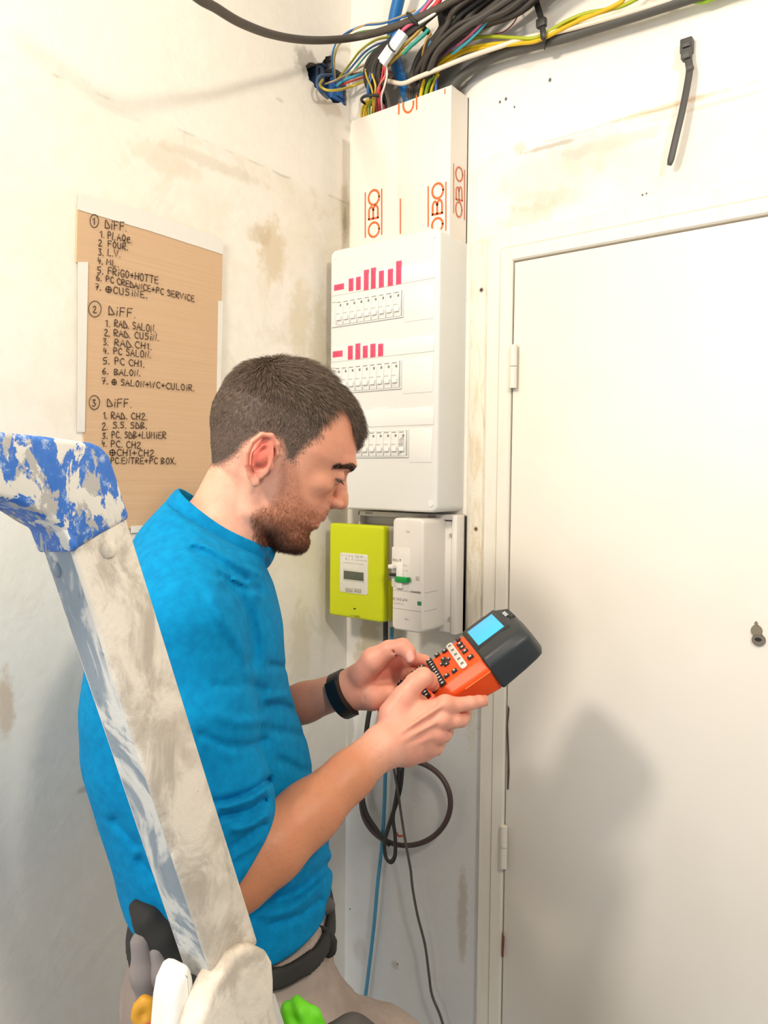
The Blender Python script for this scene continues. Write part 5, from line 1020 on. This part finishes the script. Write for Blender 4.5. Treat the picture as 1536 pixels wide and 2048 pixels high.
# ---------------------------------------------------------------- trousers
TR = np.array([(-530, -165, 66, 150), (-560, -168, 70, 158), (-600, -174, 78, 166), (-650, -176, 84, 172), (-700, -168, 84, 176), (-760, -150, 60, 150)], float)
KN = np.array((298., 98, -885.)); KF = np.array((60., -110, -1080)); HN = np.array((-48, 92, -668.)); HF = np.array((-66, -88, -680.))
AN = KN+np.array((-30, 0, -400.)); AF = np.array((-60, -110, -1490.))
def sd_trousers(p):
    d = sd_loft(p, TR); d = np.maximum(d, -760-p[:, 2])
    d = smin(d, chain(p, [_c(HN, 96), _c(lerp(HN, KN, .5), 88), _c(KN, 66), _c(AN, 54)], 25), 22)
    d = smin(d, chain(p, [_c(HF, 92), _c(lerp(HF, KF, .5), 82), _c(KF, 66), _c(AF, 60)], 25), 18)
    d = smin(d, rc(p, (-100, 70, -660), (-90, 70, -760), 82, 82), 20)
    x, y = to_px(p); x = x.astype(np.float32); y = y.astype(np.float32)
    for pts, wd, dp in (([(735, 1955), (700, 2010), (660, 2060)], 7, 4), ([(560, 1960), (620, 1930), (690, 1915)], 10, 4), ([(540, 1930), (600, 1910), (650, 1880)], 8, -3), ([(600, 2000), (680, 1980), (760, 2000)], 14, 3), ([(290, 1860), (300, 1930), (295, 2010)], 9, 4), ([(350, 1980), (310, 2010)], 8, -4)):
        d = d+dp*np.exp(-(polydist(x, y, smoothpts(pts, 4))/wd)**2)
    d = d+wob(p, .022, 9)*2+wob(p, .05, 2)*.8
    return smax(d, p[:, 2]+566, 4)
V3, Q3 = surfnet(sd_trousers, (-300, -260, -1560), (420, 280, -540), 6.)
me = fastmesh('trousers', W2(V3)-FEET, Q3)
g = G('grey_canvas', .85); n1 = g.noise(g.pos(), 700, 2, .7); st = g.noise(g.pos(), 9, 4, .6)
g.col(g.mix(g.mr(st, .38, .66), lin('aa9a90'), lin('93847b'))); g.bump(n1, .3, .001); M_TR = g.m
trs = link('trousers', me, M_TR, person, smooth=True)
# boots
M_BOOT = plain('2b2725', .6)
for nm, A0, sl in (('boot', AN, 0), ('boot', AF, 0)):
    def sd_b(p, A0=A0):
        d = smin(rc(p, A0+np.array((0, 0, 10)), A0+np.array((-4, 0, -62)), 50, 44), rc(p, A0+np.array((10, 0, -70)), A0+np.array((150, 0, -76)), 40, 34), 20)
        return smax(d, (A0[2]-102)-p[:, 2], 4)
    v_, q_ = surfnet(sd_b, A0+np.array((-80, -70, -120)), A0+np.array((220, 70, 80)), 6.); link(nm, fastmesh(nm, W2(v_)-FEET, q_), M_BOOT, person, smooth=True)
STEP_TOP = float(W2(AN+np.array((0, 0, -102)))[2])
# ================================================================ handheld label printer: local axes u (length), w (width, + = near side), t (up out of the key face), mm
CORR = [((0, -60, 0), (924, 1268), 2), ((62, -56, 0), (990, 1214), 2), ((66, 60, -46), (1085, 1311), 1.5), ((0, 61, -46), (1002, 1377), 2), ((0, 52, 0), (976, 1318), 1), ((-78, -46, -2), (843, 1333), 1.5), ((56, -44, 0), (980, 1232), 1), ((14, -44, 0), (940, 1264), 1)]
def fit_pose():
    x = np.array([*P(950, 1320, 1.02), 0, 0, 0.]); 
    # start axes in camera space
    L = R_*.76+U_*.60-Fw*(-.0); L = R_*.757+U_*.60+Fw*.05; L /= np.linalg.norm(L); Wd = R_*.36-U_*.33-Fw*.87; Wd -= L*(Wd@L); Wd /= np.linalg.norm(Wd); T = np.cross(L, Wd); 
    if T@U_ < 0: T = -T
    B0 = np.stack([L, Wd, T])
    def rot(r):
        th = np.linalg.norm(r)+1e-12; k = r/th; K = np.array([[0, -k[2], k[1]], [k[2], 0, -k[0]], [-k[1], k[0], 0]]); return np.eye(3)+math.sin(th)*K+(1-math.cos(th))*K@K
    def res(x):
        B = B0@rot(x[3:]).T; out = []
        for l, px, w_ in CORR: out += list((proj(x[:3]+np.array(l)@B/1000)-px)*w_)
        out.append(((x[:3]-C_)@Fw-1.03)*400); return np.array(out)
    for it in range(40):
        r = res(x); J = np.stack([(res(x+np.eye(6)[i]*1e-5)-r)/1e-5 for i in range(6)], 1); x = x-np.linalg.solve(J.T@J+np.eye(6)*1e-3*np.array([1e3]*3+[10]*3), J.T@r)
    print('printer residual', np.round(res(x), 1)); return x[:3], B0@rot(x[3:]).T
LO, LB = fit_pose(); print('printer depth', (LO-C_)@Fw, LB)
pr = empty('label_printer', LO, 'orange and black handheld label printer with blue lit screen, held in both hands', 'label printer')
LM = Matrix([[LB[0][i], LB[1][i], LB[2][i]] for i in range(3)]); flip = LM.determinant() < 0
pr.rotation_euler = (LM if not flip else LM@Matrix(((1, 0, 0), (0, -1, 0), (0, 0, 1)))).to_euler(); sg = -1 if flip else 1
print('flip', flip)
def lp(u_, w_, t_): return (u_/1000, sg*w_/1000, t_/1000)
def loft_dev(name, secs, mat, par=pr, bev=2.5, auto=50):
    """secs: list of (u, [(w, t)...])"""
    bm = bmesh.new(); R = [[bm.verts.new(lp(u_, a, b)) for a, b in pl] for u_, pl in secs]; n = len(R[0])
    for i in range(len(R)-1):
        for j in range(n): bm.faces.new((R[i][j], R[i][(j+1) % n], R[i+1][(j+1) % n], R[i+1][j]))
    bm.faces.new(R[0]); bm.faces.new(R[-1]); bmesh.ops.recalc_face_normals(bm, faces=bm.faces)
    me = bpy.data.meshes.new(name); bm.to_mesh(me); bm.free(); o = link(name, me, mat, par, auto=auto)
    if bev: m = o.modifiers.new('b', 'BEVEL'); m.width = bev/1000; m.segments = 3; m.limit_method = 'ANGLE'; m.angle_limit = math.radians(28)
    return o
def pbox(name, a, b, mat, par, bev=.6):
    lo, hi = lp(*a), lp(*b); return boxes(name, [(lo, hi, bev/1000)], mat, par)
M_ORG = (lambda g: (g.col(lin('f0500c')), g.bump(g.noise(g.obj(), 1500, 2), .2, .0005), g.m)[-1])(G('orange_plastic', .42))
M_BLK = (lambda g: (g.col(lin('2c3033')), g.bump(g.noise(g.obj(), 1500, 2), .2, .0005), g.m)[-1])(G('black_plastic', .45))
def sec(wt, wm, wb, t0, tm, tb, cr=1.5):     # half widths at top, middle and bottom
    return [(-wb, tb), (-wm, tm), (-wt, t0), (0, t0+cr), (wt, t0), (wm, tm), (wb, tb), (0, tb-1)]
loft_dev('orange_case', [(-160, sec(36, 46, 36, -6, -18, -32)), (-152, sec(42, 53, 42, -3, -17, -38)), (-130, sec(43, 55, 44, -1, -15, -44)), (-60, sec(45, 58, 47, 0, -14, -46)), (-20, sec(46, 61, 50, 0, -14, -50)), (2, sec(46, 62, 52, 0, -13, -52))], M_ORG, bev=4)
loft_dev('case_seam', [(-40, [(55, -17.0), (60.4, -16.5), (60.4, -17.6), (55, -18.2)]), (0, [(58, -17.0), (62.3, -16.5), (62.3, -17.6), (58, -18.2)])], plain('ff8a4a', .4), bev=0)
hd = loft_dev('head', [(0, sec(56, 64, 60, 1.5, -10, -50, 1)), (10, sec(56, 64, 60, 2, -10, -49, 1)), (40, sec(55, 64, 60, 2, -10, -47, 1.5)), (58, sec(50, 62, 58, 1, -10, -46, 2)), (68, sec(40, 58, 56, -1, -11, -45, 2)), (74, sec(26, 40, 46, -5, -14, -43, 2))], M_BLK, bev=4)
g = G('lit_screen', .3); g.col(lin('30a0e0')); g.set(g.b.inputs['Emission Color'], lin('4cb8f4')); g.b.inputs['Emission Strength'].default_value = .62
pbox('screen_frame', (4, -50, 1.8), (57, 28, 2.9), plain('202426', .3), hd, .8)
pbox('screen', (8, -39, 2.8), (51, 20, 3.5), g.m, hd, .2)
A = ([], []); to = lambda a, b: np.array(lp(a, b, 3.4))
for k_, (u_, w1, w2) in enumerate(((64, -22, -6),)): 
    st = strokes_of('bro'.replace('b', 'h').replace('o', 'c'))[0]
write_line(A, 'brother'.replace('b', 'B').replace('o', 'O').replace('t', 'T').upper().replace('BROTHER', 'BROTHER'), lambda a, b: np.array(lp(62.5+b, -20+a, 3.0)), (0, 0), (17, 0), 4, .0011, tuple(lp(0, 0, 1000)))
mesh('lettering', A[0], A[1], plain('d8dce0', .4), hd)
loft_dev('cutter_button', [(66, [(-30, 3), (8, 3), (8, -3), (-30, -3)]), (73, [(-26, 1), (4, 1), (4, -5), (-26, -5)])], plain('24282b', .5), hd, bev=1)
M_KEY = plain('26242a', .4); M_KL = plain('e8e4dc', .5)
def key(u_, w_, su=7, sw=7, lab=True, lc=None):
    w_ = w_*1.14+6; su *= 1.15; sw *= 1.18
    k = pbox('key', (u_-su/2, w_-sw/2, 0), (u_+su/2, w_+sw/2, 3.2), M_KEY, pr, 1.2)
    if lab: pbox('key_mark', (u_-su*.12, w_-sw*.2, 3.1), (u_+su*.2, w_+sw*.2, 3.45), lc or M_KL, k, .1)
    return k
key(-9, -42, 6, 8, True, plain('c04050', .5))
for w_ in (-27, -14, 0): key(-11, w_, 8, 8)
key(-10, 22, 8, 8)
pl_ = prism('function_strip', [(a/1000, b/1000) for a, b in rrect(-29, -48, -19, 46, 4.9)], 2, .0008, .0030, plain('ddd8d0', .4), pr, .0006) if not flip else prism('function_strip', [(a/1000, -b/1000) for a, b in rrect(-29, -48, -19, 46, 4.9)][::-1], 2, .0008, .0030, plain('ddd8d0', .4), pr, .0006)
for w_ in (-38, -20, -2, 16, 34): pbox('key_mark', (-26, w_-3, 2.9), (-21.5, w_+3, 3.2), plain('77736e', .5), pl_, .1)
for u_, w_ in ((-34, -38), (-46, -42), (-38, 26), (-50, 24)): key(u_, w_, 7, 7)
cr = pbox('arrow_key', (-50, -10, 0), (-33, -1, 3.4), M_KEY, pr, 1.4); pbox('arrow_arm', (-46, -20, 0), (-37.5, 8, 3.4), M_KEY, cr, 1.4)
for u_, w_ in ((-35, -5.5), (-48, -5.5), (-41.5, -16), (-41.5, 5)): pbox('key_mark', (u_-1, w_-1.4, 3.3), (u_+1, w_+1.4, 3.7), M_KL, cr, .1)
for r_, u_ in enumerate((-60, -73, -86, -99, -112, -125)):
    for k_ in range(10): key(u_, -43+k_*8.6+(r_ % 2)*2.2, 8.5 if r_ == 0 else 8, 6.2)
for k_ in range(4): key(-138, -36+k_*22, 8, 14)
# ================================================================ wristband on the far wrist, tool belt, pouches
def P3(L): return [P(*a) for a in L]
ctr = lerp(HQ(694, 1377, 1.075), E_f, .10); axb = (Wf-E_f)/np.linalg.norm(Wf-E_f); axb = nrm(axb+np.array((0, 0, .12)))
e1 = nrm(np.cross(axb, (0, 1., 0))); e2 = np.cross(axb, e1); bc = HQ(689, 1384, 1.078)
def band(name, c, r1, r2, hw, th, mat, par, a0=0, a1=360, n=48, hole=False):
    V, F = [], []; full = a1-a0 >= 360; m = n if full else n+1
    for i in range(m):
        a = math.radians(a0+(a1-a0)*i/n)
        for dr, dx in ((0, -hw), (th, -hw*.9), (th, hw*.9), (0, hw)): V.append(c+e1*(r1+dr)*math.cos(a)+e2*(r2+dr)*math.sin(a)+axb*dx)
    for i in range(m if full else m-1):
        for j in range(4): k = (i+1) % m; F.append((i*4+j, i*4+(j+1) % 4, k*4+(j+1) % 4, k*4+j))
    o = mesh(name, W2(np.array(V))-FEET, F, mat, par, auto=50); return o
wb_ = band('wristband', bc, 28, 28, 10.5, 3, plain('201f20', .45), person, 0, 360)
wb_['label'] = 'black fitness band'
# outer capsule lying on the palm side
c_o = bc; band('tracker', c_o, 31, 31, 9.5, 5.5, plain('151516', .3), wb_, 205, 325, 24)
M_BELT = plain('2a2826', .8); M_PO = plain('8b8280', .85)
def sdmesh(name, f, lo, hi, h, mat, par):
    v_, q_ = surfnet(f, lo, hi, h); o = link(name, fastmesh(name, W2(v_)-FEET, q_), mat, par, smooth=True); return o
def sd_belt(p):
    d = np.abs(sd_loft(p, TR)-3)-3.2; z = p[:, 2]+574+.06*(p[:, 0]+40)+wob(p, .02, 4)*2; return smax(d, np.abs(z)-11-12*np.clip((-60-p[:, 0])/60, 0, 1), 3)
belt = sdmesh('tool_belt', sd_belt, (-220, -220, -640), (140, 220, -530), 4, M_BELT, person)
def blob_box(name, pts, r, mat, par, h=4., k=10, extra=None):
    L = [tuple(HQ(*a[:3]))+(a[3],) for a in pts]; A_ = np.array([l[:3] for l in L]); f = (lambda p: (chain(p, L, k)+(wob(p, .06, 6)*1.2)) if extra is None else extra(p, chain(p, L, k)))
    return sdmesh(name, f, A_.min(0)-r-12, A_.max(0)+r+12, h, mat, par)
po = blob_box('tool_pouch', [(272, 1815, .85, 9), (298, 1842, .84, 14), (328, 1875, .84, 18), (345, 1925, .84, 19), (352, 1985, .84, 20)], 30, M_BELT, belt); po['label'] = 'black pouch'
blob_box('pouch_flap', [(283, 1885, .83, 11), (290, 1950, .825, 13), (306, 2010, .83, 15), (318, 2060, .83, 15)], 20, M_PO, po); blob_box('pouch_flap', [(314, 1905, .825, 8), (322, 1950, .82, 9), (326, 1985, .825, 8)], 20, M_PO, po)
blob_box('loop', [(620, 1842, .93, 3), (645, 1818, .93, 3.4), (658, 1802, .935, 3.6), (663, 1812, .935, 3), (652, 1828, .935, 3)], 12, plain('5d5552', .8), belt, 3.)
blob_box('pocket_edge', [(640, 1853, .94, 2.5), (656, 1863, .94, 3), (665, 1882, .94, 3.4), (664, 1902, .94, 3.4), (656, 1912, .94, 3)], 12, M_BELT, trs, 3.)
pk = blob_box('knee_patch', [(670, 2085, .79, 18), (700, 2078, .79, 20), (740, 2100, .79, 20)], 40, plain('4a4542', .85), trs, 4.)
def thing_blob(name, pts, c, label, cat, r=30, k=6, rough=.5, h=2.5, f2=None):
    L = [tuple(HQ(*a[:3]))+(a[3],) for a in pts]; A_ = np.array([l[:3] for l in L]); f = lambda p: chain(p, L, k) if f2 is None else f2(p, chain(p, L, k))
    v_, q_ = surfnet(f, A_.min(0)-r, A_.max(0)+r, h); o0 = W2(A_[0]); o = link(name, fastmesh(name, W2(v_)-o0, q_), plain(c, rough), None, smooth=True); o.location = o0; return tag(o, label, cat)
pl1 = thing_blob('pliers', [(287, 2002, .79, 4.5), (277, 2015, .79, 5), (274, 2032, .79, 5.2), (284, 2046, .79, 6), (298, 2040, .79, 5), (304, 2022, .79, 4.6), (298, 2006, .79, 4.5), (287, 2002, .79, 4.5)], 'd89a26', 'pliers with yellow and red handle in the tool pouch at the left hip', 'pliers')
L = [tuple(HQ(286, 2046, .79))+(6,), tuple(HQ(300, 2049, .79))+(8,), tuple(HQ(306, 2075, .79))+(8,)]; A_ = np.array([l[:3] for l in L]); v_, q_ = surfnet(lambda p: chain(p, L, 5), A_.min(0)-20, A_.max(0)+20, 2.5)
link('grip', fastmesh('grip', W2(v_)-np.array(pl1.location), q_), plain('b83a2c', .5), pl1, smooth=True)
thing_blob('work_glove', [(572, 2024, .80, 8), (590, 2016, .795, 9), (605, 2022, .79, 9.5), (622, 2035, .79, 8.5), (632, 2056, .79, 8), (600, 2060, .79, 16), (580, 2046, .795, 12)], '6fdc16', 'bright green glove sticking up at the bottom edge beside the ladder hinge', 'glove', f2=lambda p, d: d+1.6*np.sin(p[:, 0]*.35+p[:, 2]*.2))
# step under the raised foot
st_t = W2(AN+np.array((0, 0, -102))); sx, sy_ = float(st_t[0]), float(st_t[1]); fx = ex/np.linalg.norm(ex); c_ = W2(AN+np.array((50, 0, -102)))
stl = empty('step_stool', (c_[0], c_[1], 0), 'low wooden step stool under the raised boot', 'step stool', rz=math.atan2(ex[1], ex[0])); hz = float(c_[2])
boxes('step_top', [((-.17, -.12, hz-.03), (.17, .12, hz-.001), .004)], plain('b08a5c', .7), stl)
for a_ in (-1, 1):
    for b_ in (-1, 1): boxes('leg', [((a_*.15-.018, b_*.10-.018, 0), (a_*.15+.018, b_*.10+.018, hz-.03), .003)], plain('a27e52', .7), stl)
# ================================================================ step ladder in the foreground
g = G('plastered_aluminium', .62); p = g.pos(); pz = g.sc(p, (1, 1, .55))
n1 = g.noise(pz, 14, 6, .62, 1.2); n2 = g.noise(p, 34, 6, .7, .6); n3 = g.noise(g.sc(p, (14, 14, 1.6)), 5, 4, .6); bl = g.noise(p, 5, 3)
metal = g.mix(n3, lin('9aa3ab'), lin('7f8d9b')); c = g.mix(g.mr(n1, .47, .56), metal, lin('d6d4cf')); c = g.mix(g.mr(n2, .60, .68, 0, .6), c, lin('6f7f92')); M_ALU = g.col(c).bump(g.ma('ADD', n1, g.ma('MULTIPLY', n2, .5)), .5, .004).m
g = G('plastered_face', .7); p = g.pos(); pz = g.sc(p, (1, 1, .6)); n1 = g.noise(pz, 24, 7, .66, .7); n2 = g.noise(p, 45, 6, .7, .8); n3 = g.noise(p, 9, 4, .6, .5)
c = g.mix(g.mr(n1, .36, .56), lin('bfb3a3'), lin('ebe0d0')); c = g.mix(g.mr(n3, .5, .66, 0, .7), c, lin('c3b6a5')); c = g.mix(g.mr(n2, .66, .72, 0, .7), c, lin('8f877c')); c = g.mix(g.mr(n2, .30, .22, 0, .9), c, lin('f2ebe0'))
M_CREAM = g.col(c).bump(g.ma('ADD', n1, g.ma('MULTIPLY', n2, .5)), .6, .004).m
g = G('splashed_blue_plastic', .5); p = g.pos(); n1 = g.noise(g.sc(p, (1, 1, .6)), 36, 8, .66, .5); n2 = g.noise(g.sc(p, (1, 1, .5), (3, 1, 2)), 52, 7, .66, .4); n3 = g.noise(p, 75, 5, .75)
c = g.mix(g.mr(n3, .3, .7), lin('2f6cc4'), lin('3f78c8')); c = g.mix(g.mr(n3, .54, .64, 0, .8), c, lin('b9c6dc')); c = g.mix(g.mr(n2, .54, .565), c, lin('b7b2ab')); c = g.mix(g.mr(n1, .54, .565), c, lin('e2dcd0'))
M_SPL = g.col(c).bump(g.ma('ADD', n1, g.ma('MULTIPLY', n2, .6)), .5, .003).m
LD = .655; SC = LD/F_
def rail_dir(): a = P(146, 1105, .60); b = P(433, 1976, .69); return a, b
ra, rb_ = rail_dir(); ax_ = (rb_-ra)/np.linalg.norm(rb_-ra)
al = math.radians(54)
hx = R_-ax_*(R_@ax_); hx /= np.linalg.norm(hx); hy = np.cross(ax_, hx); 
if hy@Fw < 0: hy = -hy                      # hx right in the picture, hy away from the camera
ca = hx*math.cos(al)+hy*math.sin(al)        # along the wide cream face (right and away)
cbv = -hx*math.sin(al)+hy*math.cos(al)      # along the narrow grey face (left and away)
WA, WB = .055, .046
lad = empty('step_ladder', (0, 0, 0), 'aluminium step ladder with blue plastic top, smeared with plaster, in front of the man', 'ladder')
e0 = P(146, 1105, .60)                     # front edge between both faces
def rail(s0, s1, mat, name, inset=0., par=lad, parts=None):
    """box beam from s0 to s1 (m) along the rail; front edge through e0"""
    bm = bmesh.new(); pr_ = [(inset, inset), (WA-inset, inset), (WA-inset, WB-inset), (inset, WB-inset)]; rows = []
    N = 2
    for s_ in np.linspace(s0, s1, N): rows.append([bm.verts.new(tuple(e0+ax_*s_+ca*a+cbv*b)) for a, b in pr_])
    for i in range(N-1):
        for j in range(4): f = bm.faces.new((rows[i][j], rows[i][(j+1) % 4], rows[i+1][(j+1) % 4], rows[i+1][j])); f.material_index = 0 if j in (0,) else 1
    bm.faces.new(rows[0]); bm.faces.new(rows[-1]); bmesh.ops.recalc_face_normals(bm, faces=bm.faces)
    bmesh.ops.bevel(bm, geom=list(bm.edges), offset=.0035, segments=3, affect='EDGES', profile=.5)
    me = bpy.data.meshes.new(name); bm.to_mesh(me); bm.free(); return link(name, me, mat, par, auto=40)
S_END = float(np.linalg.norm(P(433, 1976, .69)-e0))
rl_ = rail(-.02, S_END, [M_CREAM, M_ALU], 'side_rail')
for (px, py, nv) in ((217, 1100, -1), (112, 1138, 1)):       # rivet heads
    n_ = -cbv if nv < 0 else -ca
    v = dirv(px, py); org = e0; t = ((org-C_)@n_)/(v@n_); q = C_+v*t
    bm = bmesh.new(); bmesh.ops.create_uvsphere(bm, u_segments=16, v_segments=8, radius=.0075); bmesh.ops.scale(bm, vec=(1, 1, .4), verts=bm.verts); me = bpy.data.meshes.new('rivet'); bm.to_mesh(me); bm.free()
    o = link('rivet', me, [M_CREAM if nv < 0 else M_ALU], rl_, smooth=True); o.location = q; o.rotation_euler = Vector(n_).to_track_quat('Z', 'Y').to_euler()
# blue knee-shaped cap: outline measured on the wide face, thick along cbv
def FACE(px, py, n_=None, org=None):
    n_ = cbv if n_ is None else n_; org = e0-cbv*.0025 if org is None else org; v = dirv(px, py); return C_+v*(((org-C_)@n_)/(v@n_))
def slab(name, px, n_, org, th, mats, par, bev=.004, side=1, holes=None, fn=None, auto=40):
    bm = bmesh.new(); f = bm.faces.new([bm.verts.new(tuple(FACE(x_, y_, n_, org))) for x_, y_ in px]); r = bmesh.ops.extrude_face_region(bm, geom=[f])
    for v in r['geom']:
        if isinstance(v, bmesh.types.BMVert): v.co += Vector(n_)*th
    bmesh.ops.recalc_face_normals(bm, faces=bm.faces)
    for f in bm.faces: f.material_index = 0 if abs(f.normal.dot(Vector(n_))) > .9 else side
    bmesh.ops.bevel(bm, geom=[e for e in bm.edges if e.calc_face_angle(0) > .6], offset=bev, segments=3, affect='EDGES', profile=.5)
    me = bpy.data.meshes.new(name); bm.to_mesh(me); bm.free(); return link(name, me, mats, par, auto=auto)
M_SPLS = M_SPL
capo = [(-70, 850), (0, 862), (95, 872), (185, 884), (205, 892), (222, 912), (236, 952), (250, 998), (264, 1036), (206, 1068), (150, 1103), (146, 1090), (134, 1070), (120, 1052), (98, 1040), (62, 1016), (20, 1000), (-70, 978)]
cap = slab('plastic_cap', capo, cbv, e0-cbv*.003, WB+.006, [M_SPL, M_SPLS], lad, .005)
# lower tongue of the cap over the narrow face
n2_ = ca; cap2 = slab('cap_tongue', [(40, 1008), (98, 1038), (120, 1052), (135, 1072), (147, 1096), (143, 1105), (76, 1106), (58, 1060)], n2_, e0-ca*.003, .006, [M_SPL, M_SPLS], cap, .0025)
# crossing handle bar of the top, running out of the frame on the left
tube('cross_bar', [tuple(FACE(22, 1022)+cbv*.05), tuple(FACE(-140, 1120)+cbv*.12)], .016, M_SPL, cap, k=1, ns=16)
# hinge at the foot of the upper section: rounded plate and the next rail
M_HW = M_CREAM
hin = slab('hinge_plate', [(420, 1998), (434, 1968), (452, 1942), (470, 1912), (492, 1896), (516, 1893), (536, 1903), (548, 1925), (551, 1960), (551, 2000), (556, 2030), (575, 2110), (382, 2110), (398, 2048)], cbv, e0-cbv*.014, .030, [M_CREAM, M_CREAM], lad, .006)
wl_ = slab('hinge_cover', [(384, 1926), (366, 1944), (352, 1975), (346, 2010), (338, 2110), (400, 2110), (398, 2010), (392, 1960)], cbv, e0+cbv*.012, .034, [plain('f3f1ea', .6), plain('efece4', .6)], lad, .008)
# the lower section below the frame, the rear legs and the steps
q1 = e0+ax_*(S_END-.02); g2 = e0+ax_*(S_END+.78)
bm = bmesh.new()
def beam(name, a, b, w_, h_, mat, par, up=(0, 0, 1)):
    a = np.array(a, float); b = np.array(b, float); t = (b-a)/np.linalg.norm(b-a); s_ = np.cross(t, up); s_ /= np.linalg.norm(s_); u_ = np.cross(s_, t); V = []
    for q in (a, b):
        for i, j in ((-1, -1), (1, -1), (1, 1), (-1, 1)): V.append(q+s_*w_/2*i+u_*h_/2*j)
    F = [(0, 1, 2, 3), (4, 5, 6, 7)]+[(i, (i+1) % 4, 4+(i+1) % 4, 4+i) for i in range(4)]; return mesh(name, V, F, mat, par)
low0 = e0+ax_*(S_END+.06)+ca*WA*.5+cbv*WB*.5; tz_ = low0[2]/-ax_[2]
foot = low0+ax_*tz_*1.0; foot[2] = .0
beam('lower_rail', low0, foot, WB, WA, M_ALU, lad, up=ca)
slv = -(Fw-np.array((0, 0, Fw[2]))); slv /= np.linalg.norm(slv)
